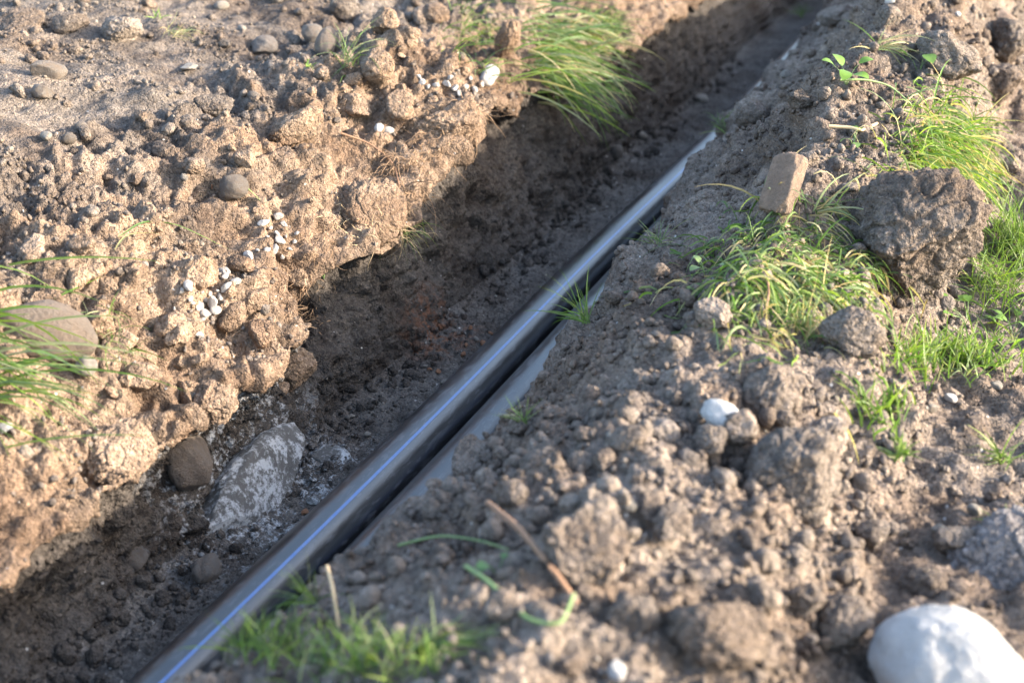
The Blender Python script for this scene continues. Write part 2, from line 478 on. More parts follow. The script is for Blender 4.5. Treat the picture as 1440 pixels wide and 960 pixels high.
# normals of the base section
def normals(X, Yv, Z):
    P = np.stack([X, Yv, Z], -1)
    dr = np.gradient(P, axis=0); dc = np.gradient(P, axis=1)
    n = np.cross(dc, dr)
    n /= np.maximum(np.linalg.norm(n, axis=-1, keepdims=True), 1e-9)
    return n
nrm = normals(X, YY, Z)
if nrm[NR // 2, NC // 2, 2] < 0: nrm = -nrm
# zone weights along the section
ci = np.arange(NC)[None, :] * np.ones((NR, 1))
def zone(a, b, soft=8):
    return sstep(ci, a - soft, a + soft) * (1 - sstep(ci, b - soft, b + soft))
wR = zone(marks[3], marks[9]); wF = zone(marks[9], marks[12]); wW = zone(marks[12], marks[15], 5); wL = zone(marks[15], NC + 60)
wG = 1 - sstep(ci, marks[3] - 8, marks[3] + 8)
dist = np.sqrt(X ** 2 + YY ** 2)
fade = 1 - sstep(dist, 9, 30)
x3, y3, z3 = X.astype(np.float32), YY.astype(np.float32), Z.astype(np.float32)
s32 = S.astype(np.float32)
wu = s32 + 0.03 * vnoise(x3 * 14, y3 * 14, z3 * 14, 71) + 0.013 * vnoise(x3 * 60, y3 * 60, z3 * 60, 73)
wv = y3 + 0.03 * vnoise(x3 * 14, y3 * 14, z3 * 14, 72) + 0.013 * vnoise(x3 * 60, y3 * 60, z3 * 60, 74)
big = fbm(x3 * 2.3, y3 * 2.3, z3 * 2.3, 3, 21)
med = fbm(x3 * 8, y3 * 8, z3 * 8, 3, 31)
fin = fbm(x3 * 34, y3 * 34, z3 * 34, 3, 41, 0.6)
c12 = crumbs(wu, wv, 0.16, 51, 0.6)
c6 = crumbs(wu + .3, wv, 0.075, 52, 0.7)
wu2 = s32 + 0.006 * vnoise(x3 * 30, y3 * 30, z3 * 30, 75); wv2 = y3 + 0.006 * vnoise(x3 * 30, y3 * 30, z3 * 30, 76)
c3 = crumbs(wu2, wv2 + .7, 0.034, 53, 0.85)
c15 = crumbs(wu2 + .1, wv2 + .2, 0.017, 54, 0.9)
patch = sstep(fbm(x3 * 1.9 + 9, y3 * 1.9, z3 * 1.9, 3, 61), -.05, .5)      # where crumbly, where smooth
crk = 1 - np.abs(fbm(x3 * 7, y3 * 7, z3 * 7, 2, 83)) * 2.2
edge = zone(marks[14], marks[18], 12)                                        # the broken, crusted edge of the bank
ridged = 1 - np.abs(vnoise(x3 * 5, y3 * 5, z3 * 5, 81)) * 2
dL = .05 * big + .022 * med + (.04 + .96 * patch) * (.18 * c6 + .5 * c3 + .6 * c15) + .10 * c12 * patch + .008 * fin * (.5 + .5 * patch) + edge * (.035 * med - .05 * np.maximum(crk - .5, 0) + .010 * fin + .12 * c12)
dR = .05 * big + .035 * med + .36 * c12 + .36 * c6 + (.3 + .7 * patch) * (.6 * c3 + .6 * c15) + .011 * fin
dW = .028 * big + .044 * med + .017 * fin + .25 * c6 + .35 * c3 * patch + .4 * c15 - .02 * np.maximum(ridged - .55, 0)
hol = sstep(fbm(x3 * 6, y3 * 6, z3 * 7, 2, 91), .28, .75)                    # pockets where lumps fell out
dW = dW - .05 * hol
dF = .010 * big + .020 * med + .6 * c3 * patch + .35 * c6 * patch + .6 * c15 + .007 * fin
dG = .02 * big + .010 * med + .3 * c6 * patch + .5 * c3 + .6 * c15 + .004 * fin
D = (wL * dL + wR * dR + wW * dW + wF * dF + wG * dG) / np.maximum(wL + wR + wW + wF + wG, 1e-6)
# vertical tool marks down the cut wall
D = D + wW * .012 * vnoise(y3 * 9 + z3 * 4, z3 * 1.2, None, 95)
# pockets washed out under the roots of the lip: (y, z, radius, depth)
for hy, hz, hr, hd in [(4.33, .57, .07, .30), (3.78, .40, .12, .24), (3.02, .42, .04, .10), (2.9, .47, .035, .08), (3.4, .52, .04, .08), (2.55, .42, .03, .06), (2.62, .17, .09, .05), (2.35, .12, .08, .06), (3.3, .50, .05, .05), (5.35, .55, .12, .08), (4.05, .40, .08, .06)]:
    g = np.exp(-(((y3 - hy) / hr) ** 2 + ((z3 - hz) / hr) ** 2) * 1.2) * (wW + zone(marks[14], marks[16], 6)).clip(0, 1) * (X < -1.95)
    D = D - hd * g
D = D * fade
X2 = X + nrm[..., 0] * D; Y2 = YY + nrm[..., 1] * D; Z2 = Z + nrm[..., 2] * D
NRM = normals(X2, Y2, Z2)
if NRM[NR // 2, NC // 2, 2] < 0: NRM = -NRM

def strip(name, c0, c1, mat):
    sub = np.stack([X2[:, c0:c1 + 1], Y2[:, c0:c1 + 1], Z2[:, c0:c1 + 1]], -1)
    r, c = sub.shape[:2]
    idx = np.arange(r * c).reshape(r, c)
    f = np.stack([idx[:-1, :-1], idx[1:, :-1], idx[1:, 1:], idx[:-1, 1:]], -1).reshape(-1, 4)
    return link(name, np_mesh(name, sub.reshape(-1, 3), f, mat), kind='structure')
TERRAIN = [strip('ground', 0, marks[4], M['bank_right_lit']), strip('spoil_bank_right', marks[4], marks[9], M['bank_right_lit']),
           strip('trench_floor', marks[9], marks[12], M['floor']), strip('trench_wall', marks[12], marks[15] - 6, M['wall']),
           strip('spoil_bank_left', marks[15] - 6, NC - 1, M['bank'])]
# make sure the strips face outwards
for o in TERRAIN:
    me = o.data
    up = sum(p.normal.z for p in me.polygons[len(me.polygons) // 2: len(me.polygons) // 2 + 50])
    if (up < 0 and o.name != 'trench_wall') or (o.name == 'trench_wall' and sum(p.normal.x for p in me.polygons[len(me.polygons) // 2: len(me.polygons) // 2 + 50]) < 0):
        me.flip_normals()
bpy.context.view_layer.update()

# ------------------------------------------------------------------ looking up the terrain
fwv = Vector((-math.sin(YAW) * math.cos(PITCH), math.cos(YAW) * math.cos(PITCH), -math.sin(PITCH)))
rtv = Vector((math.cos(YAW), math.sin(YAW), 0))
upv = rtv.cross(fwv)
CAMP = Vector((0, 0, CAM_H))
def cast(org, d):
    best = None
    for o in TERRAIN:
        ok, p, nn, _ = o.ray_cast(org, d)
        if ok:
            t = (p - org).length
            if best is None or t < best[0]:
                best = (t, p.copy(), nn.copy(), o)
    return best
def hit(px, py):
    """point of the terrain seen at a pixel of the photograph: position, normal, metres per pixel"""
    d = (fwv * F + rtv * (px - 720) - upv * (py - 480)).normalized()
    h = cast(CAMP, d)
    if h is None: raise ValueError((px, py))
    nn = h[2]
    if nn.dot(d) > 0: nn = -nn
    return h[1], nn, (h[1] - CAMP).dot(fwv) / F
def ground_z(x, y, top=3.0):
    h = cast(Vector((x, y, top)), Vector((0, 0, -1)))
    return h[1].z if h else 0.0
def project(p):
    v = p - CAMP
    z = v.dot(fwv)
    return 720 + F * v.dot(rtv) / z, 480 - F * v.dot(upv) / z, z

# ------------------------------------------------------------------ lumps: clods and stones
def ico(sub):
    bm = bmesh.new(); bmesh.ops.create_icosphere(bm, subdivisions=sub, radius=1.0)
    v = np.array([p.co[:] for p in bm.verts]); f = np.array([[q.index for q in p.verts] for p in bm.faces])
    bm.free(); return v, f
ICO = {k: ico(k) for k in (1, 2, 3, 4, 5, 6)}
def lump(kind, seed, sub, shape=(1, 1, 1)):
    r = np.random.default_rng(seed)
    v, f = ICO[sub]; v = v.copy()
    if kind in ('clod', 'shard', 'rock', 'cobble'):
        for _ in range({'clod': 9, 'shard': 10, 'rock': 9, 'cobble': 4}[kind]):
            nrm_ = r.normal(size=3); nrm_ /= np.linalg.norm(nrm_)
            d = {'clod': r.uniform(.55, .92), 'shard': r.uniform(.45, .85), 'rock': r.uniform(.5, .9), 'cobble': r.uniform(.72, .95)}[kind]
            k = v @ nrm_
            over = np.maximum(k - d, 0)
            v -= nrm_ * (over * {'clod': .9, 'shard': .95, 'rock': .92, 'cobble': .42}[kind])[:, None]
    o = r.uniform(0, 50, 3)
    q = v + o
    a, b, c = q[:, 0], q[:, 1], q[:, 2]
    if kind == 'clod':
        d = .16 * vnoise(a * 1.3, b * 1.3, c * 1.3, seed) + .07 * fbm(a * 3, b * 3, c * 3, 3, seed + 1) + .05 * fbm(a * 9, b * 9, c * 9, 3 if sub > 3 else 1, seed + 2, .6)
        cr = vnoise(a * 6, b * 6, c * 6, seed + 3)
        d = d + .03 * np.maximum(cr, 0) - .09 * sstep(1 - np.abs(vnoise(a * 2.2, b * 2.2, c * 2.2, seed + 4)) * 6, .2, 1)
        if sub > 4: d = d + .028 * fbm(a * 24, b * 24, c * 24, 2, seed + 5)
    elif kind == 'cobble':
        d = .17 * vnoise(a * 1.2, b * 1.2, c * 1.2, seed) + .05 * vnoise(a * 2.6, b * 2.6, c * 2.6, seed + 2) + .016 * fbm(a * 6, b * 6, c * 6, 3, seed + 1)
    elif kind == 'block':
        v = v / (np.abs(v) ** 12).sum(1)[:, None] ** (1 / 12)
        for _ in range(7):
            nrm_ = r.normal(size=3); nrm_ /= np.linalg.norm(nrm_); kk = v @ nrm_; v = v - nrm_ * (np.maximum(kk - r.uniform(1.2, 1.5), 0))[:, None]
        k = v[:, 0] * .9 + v[:, 1] * .3; v = v - np.array([.9, .3, 0]) * (np.maximum(k - .92, 0) * .9)[:, None]
        d = .07 * vnoise(a * 2, b * 2, c * 2, seed) + .05 * fbm(a * 6, b * 6, c * 6, 4, seed + 1, .6)
    elif kind == 'rock':
        d = .08 * vnoise(a * 1.6, b * 1.6, c * 1.6, seed) + .035 * fbm(a * 5, b * 5, c * 5, 4, seed + 1)
    else:
        d = .04 * vnoise(a * 2, b * 2, c * 2, seed) + .03 * fbm(a * 6, b * 6, c * 6, 2, seed + 1)
    v = v * (1 + d)[:, None]
    v = v * np.array(shape)
    v -= (v.max(0) + v.min(0)) / 2
    return v, f
POOL = {}
def pool(kind, mat, sub, count):
    key = (kind, mat, sub)
    if key not in POOL:
        POOL[key] = []
        for i in range(count):
            r = np.random.default_rng(hash((kind, sub, i)) % 1000 if False else sub * 100 + i * 7 + len(kind))
            sh = {'clod': (1, r.uniform(.7, .95), r.uniform(.55, .85)), 'cobble': (1, r.uniform(.65, .9), r.uniform(.5, .75)),
                  'rock': (1, r.uniform(.6, .9), r.uniform(.45, .75)), 'shard': (1, r.uniform(.55, .85), r.uniform(.25, .5))}[kind]
            v, f = lump(kind, sub * 1000 + i * 13 + len(kind), sub, sh)
            POOL[key].append(np_mesh(kind, v, f, M[mat]))
    return POOL[key]

def align(nn, ang):
    q = nn.to_track_quat('Z', 'Y')
    return q @ Quaternion((0, 0, 1), ang)

def stone(name, kind, mat, px, py, wpx, label, cat, shape=(1, .75, .6), ang=None, sub=4, sink=.35, seed=None, group=None, tilt=None, lift_up=True, raise_=0.0, axis=None):
    """one lump of its own: seen at (px, py), about wpx pixels wide"""
    p, nn, mpp = hit(px, py)
    if seed is None: seed = int(px * 7 + py * 13)
    v, f = lump(kind, seed, sub, shape)
    me = np_mesh(name, v, f, M[mat])
    r = wpx * mpp / 2
    nb = (nn * .45 + Vector((0, 0, .55))).normalized() if lift_up else nn
    q = align(nb, ang if ang is not None else random.uniform(0, 6.28))
    if tilt: q = q @ Quaternion(Vector(tilt[:3]), tilt[3])
    if axis is not None:                      # long axis along a given direction
        ax = Vector(axis).normalized(); q = ax.to_track_quat('X', 'Z')
    loc = p + nb * (r * shape[2] * (1 - 2 * sink)) + Vector((0, 0, raise_))
    return link(name, me, label, cat, group, loc=loc, rot=q, scl=(r, r, r))

# long axis angles: 0 = along the trench side direction of align(); tuned by eye
# ---- the left bank
stone('cobble', 'cobble', 'cobble', 66, 472, 140, 'large rounded brown cobble lying beside the grass at the far left', 'stone', (1, .62, .55), ang=2.75, sub=5, sink=.3)
stone('pebble', 'cobble', 'palestone', 122, 520, 38, 'pale egg-shaped pebble just below the large brown cobble', 'stone', (1, .85, .7), sink=.25)
stone('pebble', 'rock', 'whitechip', 163, 506, 17, 'small white pebble right of the egg-shaped pale pebble', 'stone', sink=.2, sub=3)
stone('pebble', 'rock', 'whitechip', 188, 512, 11, 'tiny white chip right of the small white pebble on the left bank', 'stone', sink=.2, sub=3)
stone('pebble', 'rock', 'white', 8, 606, 26, 'bright white stone chip under the grass at the left edge', 'stone', sink=.2, sub=3)
stone('stone', 'cobble', 'greystone', 328, 268, 40, 'round grey stone alone on the sunlit left bank', 'stone', (1, .92, .85), sink=.2)
stone('stone', 'cobble', 'cobble', 466, 68, 58, 'upright oblong tan stone in the clod pile at the top', 'stone', (1, .55, .5), sink=.1, axis=(-.25, .8, .55))
stone('stone', 'cobble', 'greystone', 441, 58, 32, 'round grey-brown stone touching the oblong tan stone', 'stone', (1, .9, .85), sink=.1)
stone('pebble', 'cobble', 'palestone', 341, 43, 16, 'small pale pebble above the wedge-shaped grey stone', 'stone', sink=.2, sub=3)
stone('stone', 'rock', 'greystone', 372, 70, 62, 'wedge-shaped grey stone near the top of the left bank', 'stone', (1, .62, .5), ang=.6, sink=.3)
stone('stone', 'rock', 'greystone', 68, 105, 58, 'angular grey stone in the upper left corner', 'stone', (1, .6, .5), ang=2.4, sink=.3)
stone('stone', 'rock', 'greystone', 62, 136, 36, 'squarish grey stone just below the angular one in the upper left', 'stone', (1, .85, .7), sink=.2)
stone('pebble', 'rock', 'palestone', 66, 196, 24, 'pale angular pebble beside a cylindrical one at left', 'stone', sink=.15, sub=3)
stone('pebble', 'cobble', 'greystone', 98, 200, 22, 'blunt cylindrical grey pebble at left', 'stone', (1, .8, .8), sink=.15, sub=3)
stone('pebble', 'cobble', 'greystone', 116, 184, 20, 'round grey pebble just above the blunt cylindrical one', 'stone', (1, .9, .8), sink=.15, sub=3)
stone('pebble', 'cobble', 'greystone', 357, 137, 19, 'small oval grey pebble left of the long dark clod', 'stone', sink=.2, sub=3)
stone('pebble', 'cobble', 'palestone', 259, 251, 13, 'small cream pebble left of the round grey stone', 'stone', sink=.2, sub=3)
stone('pebble', 'cobble', 'palestone', 312, 12, 22, 'oval pale pebble at the top edge of the left bank', 'stone', sink=.2, sub=3)
stone('pebble', 'shard', 'terracotta', 298, 262, 14, 'thin terracotta sherd stuck in the left bank', 'sherd', (1, .5, .22), sink=.0, sub=3, tilt=(1, 0, 0, 1.2))
stone('pebble', 'cobble', 'white', 532, 182, 17, 'white pebble, left one of a pair on the lip', 'stone', sink=.2, sub=3)
stone('pebble', 'cobble', 'white', 546, 186, 17, 'white pebble, right one of a pair on the lip', 'stone', sink=.2, sub=3)
stone('stone', 'shard', 'whitechip', 684, 112, 44, 'pale flat stone chunk at the tip of the lip', 'stone', (1, .65, .5), sink=.1)
for i, (px, py, w) in enumerate([(594, 118, 14), (602, 124, 12), (613, 122, 13), (628, 120, 15), (640, 126, 13), (645, 133, 13), (655, 124, 12), (668, 128, 14), (588, 110, 12), (676, 120, 12), (634, 110, 10), (660, 112, 10)]):
    stone('pebble', 'rock', 'whitechip', px, py, w, 'pale pebble in the row along the lip left of the grass', 'stone', sink=.2, sub=3, group='pale pebbles along the lip')
CH = [(305, 382), (315, 385), (318, 392), (284, 412), (298, 403), (306, 408), (290, 425), (276, 436), (299, 430), (246, 434), (286, 446), (302, 440), (279, 473), (268, 419), (258, 412), (310, 420), (325, 418), (330, 398), (294, 415), (272, 428), (283, 452), (266, 405), (322, 406)]
for px, py in CH:
    stone('chip', 'shard', 'whitechip', px + random.uniform(-2, 2), py + random.uniform(-2, 2), random.choice([8, 10, 13, 17, 22, 26]), 'white crushed stone chip in the larger heap on the sunlit bank', 'stone chip', (1, .7, .5), sink=.05, sub=3, group='white chips, larger heap')
for px, py in [(350, 362), (340, 376), (420, 330), (371, 318), (382, 322), (390, 330), (384, 345), (396, 318), (377, 352), (362, 354), (394, 342), (400, 334), (408, 352), (388, 352), (398, 360), (414, 340), (376, 333), (392, 308)]:
    stone('chip', 'shard', 'whitechip', px + random.uniform(-2, 2), py + random.uniform(-2, 2), random.choice([8, 10, 13, 17, 20]), 'white crushed stone chip in the smaller heap nearer the lip', 'stone chip', (1, .7, .5), sink=.05, sub=3, group='white chips, smaller heap')

CL = 'clod'
def clod(px, py, w, label, shape=(1, .8, .65), ang=None, sink=.3, sub=5, name='soil_clod', **k):
    if sub == 5 and w < 62: sub = 4
    return stone(name, 'clod', CL, px, py, w, label, 'soil clod', shape, ang, sub, sink, **k)
clod(420, 188, 88, 'long dark soil clod leaning down the left bank', (1, .5, .5), 1.0, .25)
clod(300, 158, 66, 'rough soil clod with rootlets in the middle of the left bank', (1, .7, .5))
clod(172, 52, 80, 'wide soil clod near the top left', (1, .7, .55), .4)
clod(232, 218, 44, 'soil clod beside a small hollow on the left bank')
clod(272, 236, 40, 'crumbly soil clod left of the round grey stone')
clod(345, 225, 36, 'soil clod just above the round grey stone')
clod(536, 108, 58, 'dark round soil clod on top of the lip', (1, .85, .8), sink=.1)
clod(537, 48, 50, 'tall soil clod above the dark round one', (1, .85, .9), sink=.1)
clod(576, 60, 40, 'soil clod right of the tall one at the top', (1, .85, .8), sink=.1)
clod(500, 118, 34, 'small soil clod left of the dark round one', sink=.15)
clod(30, 36, 90, 'broad dry soil clod in the top left corner', (1, .75, .45), sink=.4)
clod(100, 40, 52, 'soil clod between the broad dry one and the wide one at top left')
clod(452, 110, 30, 'small soil clod below the oblong tan stone', sink=.15)
clod(480, 20, 44, 'soil clod at the top edge above the oblong stone', sink=.15)
clod(612, 30, 46, 'soil clod at the top edge left of the grass', sink=.15)
clod(560, 150, 56, 'flattened soil clod on the lip below the dark round clod', (1, .7, .5), sink=.35)
clod(500, 150, 50, 'low soil clod left of the flattened one on the lip', (1, .7, .5), sink=.35)
clod(120, 345, 44, 'low soil clod with a stone-like face at left', (1, .8, .6))
clod(110, 395, 56, 'darker soil clod above the large brown cobble', (1, .75, .65))
clod(45, 352, 60, 'broken soil clod left of the low one', (1, .7, .5), sink=.4)
clod(265, 180, 40, 'small clod under the rooty clod on the left bank')
clod(365, 470, 52, 'cracked soil lump on the edge above the shade', (1, .7, .8), sink=.4)
stone('clay_flake', 'shard', 'palestone', 268, 96, 72, 'smooth pale clay flake lying on the left bank', 'clay flake', (1, .38, .16), ang=.55, sub=4, sink=.35, lift_up=False)

clod(520, 305, 125, 'root-matted sod lump overhanging the middle of the lip', (1, .75, .5), .8, .42, 6, seed=301)
clod(632, 178, 120, 'crumbling sunlit sod ledge below the row of pale pebbles', (1, .7, .6), .9, .45, 6, seed=302)
clod(405, 520, 90, 'sunlit soil lump at the edge above the white-stained rock', (1, .8, .7), .2, .42, 6, seed=303)
clod(300, 560, 110, 'broad packed soil lump on the sunlit edge', (1, .7, .45), .9, .45, 6, seed=304)
clod(170, 640, 120, 'packed soil lump on the sunlit slope at lower left', (1, .7, .45), .5, .47, 6, seed=305)

# ---- in the trench
stone('lime_lump', 'rock', 'lime', 348, 700, 300, 'white-stained rock face jutting from the trench wall', 'rock', (1, .34, .46), sub=6, sink=.5, seed=408, lift_up=False, axis=(.03, .95, .26))
stone('lime_lump', 'rock', 'lime', 470, 640, 80, 'small white-stained rock beside the big stained lump', 'rock', (1, .7, .4), sub=5, sink=.6, seed=77)
stone('cobble', 'cobble', 'cobble', 262, 645, 88, 'brown cobble stuck in the shaded trench wall', 'stone', (1, .8, .75), sub=5, sink=.48, lift_up=False)
stone('cobble', 'cobble', 'greystone', 291, 806, 56, 'oval grey stone on the trench floor beside the wall', 'stone', (1, .7, .65), ang=.5, sub=5, sink=.25)
stone('stone', 'rock', 'greystone', 192, 784, 44, 'white-flecked stone set in the near trench wall', 'stone', (1, .8, .6), sink=.35, lift_up=False)
stone('pebble', 'cobble', 'greystone', 866, 213, 20, 'round grey pebble in the far trench wall', 'stone', (1, .9, .8), sink=.3, sub=3, lift_up=False)
stone('pebble', 'rock', 'palestone', 901, 190, 20, 'pale pebble in the far trench wall, above the round grey one', 'stone', sink=.3, sub=3, lift_up=False)
stone('pebble', 'cobble', 'palestone', 987, 142, 20, 'pale stone on the far trench floor', 'stone', sink=.2, sub=3)
stone('pebble', 'cobble', 'palestone', 624, 538, 13, 'pale flat pebble beside the pipe on the trench floor', 'stone', (1, .55, .4), sink=.1, sub=3)
stone('sherd', 'shard', 'terracotta', 430, 722, 16, 'pinkish brick sherd beside the pipe near the white-stained rock', 'sherd', (1, .8, .5), sink=.1, sub=3)
stone('stone', 'rock', 'lime', 440, 707, 22, 'whitish stone next to the pinkish brick sherd', 'stone', sink=.15, sub=3)
for px, py, m in [(638, 466, 'palestone'), (646, 470, 'greystone'), (670, 478, 'palestone'), (655, 486, 'terracotta'), (678, 484, 'terracotta'), (620, 500, 'greystone'), (598, 516, 'palestone'), (604, 520, 'terracotta'), (616, 524, 'terracotta'), (652, 500, 'terracotta'), (582, 462, 'brick'), (568, 535, 'brick'), (740, 410, 'palestone'), (690, 470, 'terracotta'), (662, 462, 'terracotta'), (835, 296, 'palestone'), (780, 372, 'greystone'), (820, 318, 'greystone'), (495, 586, 'palestone'), (490, 588, 'palestone'), (517, 612, 'palestone')]:
    g = {'palestone': 'pale', 'greystone': 'grey', 'terracotta': 'reddish brick', 'brick': 'tan brick'}[m]
    stone('chip', 'shard', m, px, py, random.choice([10, 12, 14]), 'small %s chip lying on the trench floor' % g, 'stone chip', (1, .7, .45), sink=.1, sub=2, group='small %s chips in the trench' % g)

# ---- the right bank
stone('boulder', 'cobble', 'white', 1334, 978, 218, 'large smooth white stone at the bottom right', 'stone', (1, .85, .75), ang=.3, sub=6, sink=.2, seed=5)
stone('stone', 'cobble', 'white', 1018, 592, 78, 'white stone half under clods on the right bank', 'stone', (1, .6, .42), ang=-.4, sub=5, sink=.25)
stone('stone', 'cobble', 'brick', 1405, 42, 46, 'round tan stone at the top right', 'stone', (1, .8, .75), sink=.2)
clod(1288, 345, 200, 'big shaggy sod clod turned upside down between the grass patches', (1, .85, .78), .5, .16, 6, seed=36)
clod(1112, 690, 170, 'big smooth-faced clod in the middle of the right bank', (1, .8, .72), 1.3, .25, 6, seed=44)
clod(822, 785, 165, 'big rounded clod behind the brown twig', (1, .9, .7), .3, .25, 6, seed=52)
clod(1325, 98, 105, 'large pale clod near the top right', (1, .72, .7), 2.2, .2, seed=61)
clod(1408, 78, 80, 'rooty clod below the round tan stone', (1, .8, .8), .3, .15)
clod(1402, 135, 74, 'clod hanging over the grass patch at top right', (1, .8, .8), .3, .15)
clod(1183, 885, 96, 'angular clod left of the large white stone', (1, .85, .8), .3, .2)
clod(1128, 852, 74, 'clod with a lit flank left of the angular one', (1, .8, .75), 1.3, .2)
clod(1010, 900, 140, 'broad clod at the bottom edge', (1, .75, .6), 2.6, .3)
clod(1195, 485, 90, 'dark sod lump under the middle grass patch', (1, .75, .8), .3, .25)
clod(998, 456, 62, 'clod at the left end of the middle grass patch', (1, .9, .8), .3, .2)
clod(1085, 560, 110, 'ragged clod above the big smooth-faced one', (1, .8, .6), .9, .3)
clod(1040, 610, 60, 'small clod right of the half-buried white stone', (1, .8, .7), .9, .2)
clod(995, 628, 62, 'round clod just below the half-buried white stone', (1, .9, .8), .9, .2)
clod(760, 655, 80, 'sunlit crumbly clod near the trench edge', (1, .7, .6), .9, .3)
clod(665, 650, 70, 'lit crumbly clod at the trench edge above the pipe', (1, .8, .6), 2.0, .3)
clod(900, 545, 74, 'low clod on the shaded slope of the right bank', (1, .8, .5), 1.4, .35)
clod(1160, 620, 70, 'clod stuck to the right of the smooth-faced one', (1, .8, .7), .3, .25)
clod(890, 870, 84, 'clod at the foot of the big rounded one', (1, .8, .6), .3, .3)
clod(940, 740, 70, 'clod right of the big rounded one', (1, .8, .6), .7, .3)
clod(1230, 760, 56, 'small grey clod right of the smooth-faced one', (1, .8, .7), .7, .2)
clod(1340, 775, 56, 'grey clod at the right edge above the white stone', (1, .85, .85), .7, .15)
clod(1300, 830, 64, 'grey clod touching the large white stone from above', (1, .85, .7), .7, .2)
clod(1390, 800, 50, 'small dark clod at the right edge', (1, .85, .8), .7, .15)
clod(1125, 148, 40, 'small clod between the twigs at the top right', (1, .8, .7), .7, .2)
clod(1060, 165, 56, 'clod on the edge where the pipe disappears', (1, .8, .7), .7, .25)
clod(1250, 30, 46, 'clod at the top edge of the right bank', (1, .8, .7), .7, .25)
clod(1180, 30, 60, 'broad clod at the top edge where the trench narrows', (1, .8, .6), .7, .3)
M['greydust'] = soil_material('grey_crushed_stone', (0.20, 0.195, 0.195), (0.27, 0.265, 0.265), (0.32, 0.31, 0.31))
stone('crushed_stone_heap', 'clod', 'greydust', 1436, 812, 230, 'pale grey heap of crushed stone at the right edge', 'heap', (1, .8, .5), ang=.4, sub=6, sink=.34, seed=73)
stone('broken_brick', 'block', 'brick', 1102, 280, 86, 'tan broken brick standing on end on the right bank', 'brick', (1, .5, .36), sub=5, sink=.16, seed=913, axis=(.15, .45, .85), raise_=.03)
for px, py, w, t in [(1310, 575, 22, 'pale oval pebble in the trodden soil at right'), (1337, 562, 22, 'pinkish white pebble right of the pale oval one'), (1322, 748, 26, 'tan pebble among grey clods at right'), (885, 712, 26, 'small cream pebble right of the rounded clod'), (1252, 5, 16, 'white pebble at the top edge of the right bank'), (1153, 36, 14, 'grey-white pebble near the end of the trench'), (1346, 22, 12, 'tiny white pebble near the top right'), (1105, 108, 20, 'oval grey pebble on the edge above the pipe'), (870, 950, 40, 'white stone chip at the bottom edge'), (860, 620, 26, 'cream pebble on the shaded slope'), (1370, 720, 30, 'whitish stone in the grey soil at the right edge'), (1400, 545, 22, 'grey pebble under the grass at right')]:
    stone('pebble', 'rock', 'palestone' if 'white' not in t else 'white', px, py, w, t, 'stone', sink=.2, sub=3)

# ---- smaller clods, each named by the described thing it lies beside
HEROES = [(project(o.matrix_basis.translation)[:2], o['label'], o) for o in list(col.objects) if o.get('category') and 'group' not in o]
USED = set()
def beside(p, size, adj, noun='soil clod'):
    px, py, _ = project(p)
    for (hx, hy), lab, o in sorted(HEROES, key=lambda h: (h[0][0] - px) ** 2 + (h[0][1] - py) ** 2)[:40]:
        dx, dy = px - hx, py - hy
        if abs(dx) > 2.2 * abs(dy): w = 'right of' if dx > 0 else 'left of'
        elif abs(dy) > 2.2 * abs(dx): w = 'below' if dy > 0 else 'above'
        else: w = ('below and ' if dy > 0 else 'above and ') + ('right of' if dx > 0 else 'left of')
        short = lab.split(' with ')[0]
        words = short.split()
        for cut in (' lying ', ' leaning ', ' stuck ', ' alone ', ' jutting ', ' standing ', ' set in ', ' turned ', ' half ', ' hanging ', ' near ', ' at the ', ' in the ', ' on the ', ' beside ', ' touching '):
            k = short.find(cut)
            if k > 0 and len(words) > 8: short = short[:k]; words = short.split()
        t = '%s %s %s %s the %s' % (size, adj, noun, w, short)
        if len(t.split()) <= 16 and t not in USED:
            USED.add(t); return t
    return None
ZONES = [  # pixel polygon box, count, size range px, label, group
    ((0, 0, 460, 330), 55, (12, 34), 'small grey-brown soil clod scattered over the upper left bank', 'small clods on the upper left bank'),
    ((0, 330, 330, 560), 15, (10, 26), 'small tan soil clod on the lower sunlit left bank', 'small clods on the lower left bank'),
    ((120, 370, 450, 590), 26, (26, 74), 'tan soil lump crusted on the sunlit left bank edge', 'lumps on the left bank edge'),
    ((430, 0, 680, 170), 28, (12, 34), 'small soil clod in the pile beside the hanging grass', 'small clods by the hanging grass'),
    ((600, 560, 1200, 950), 60, (22, 70), 'soft brown soil clod on the near part of the right bank', 'clods on the near right bank'),
    ((1020, 40, 1430, 330), 28, (14, 40), 'brown soil clod on the far part of the right bank', 'clods on the far right bank'),
    ((1180, 620, 1430, 860), 18, (18, 44), 'greyish soil clod on the trodden ground by the white stone', 'clods by the white stone')]
cp = [pool('clod', 'clod', 4, 14)]
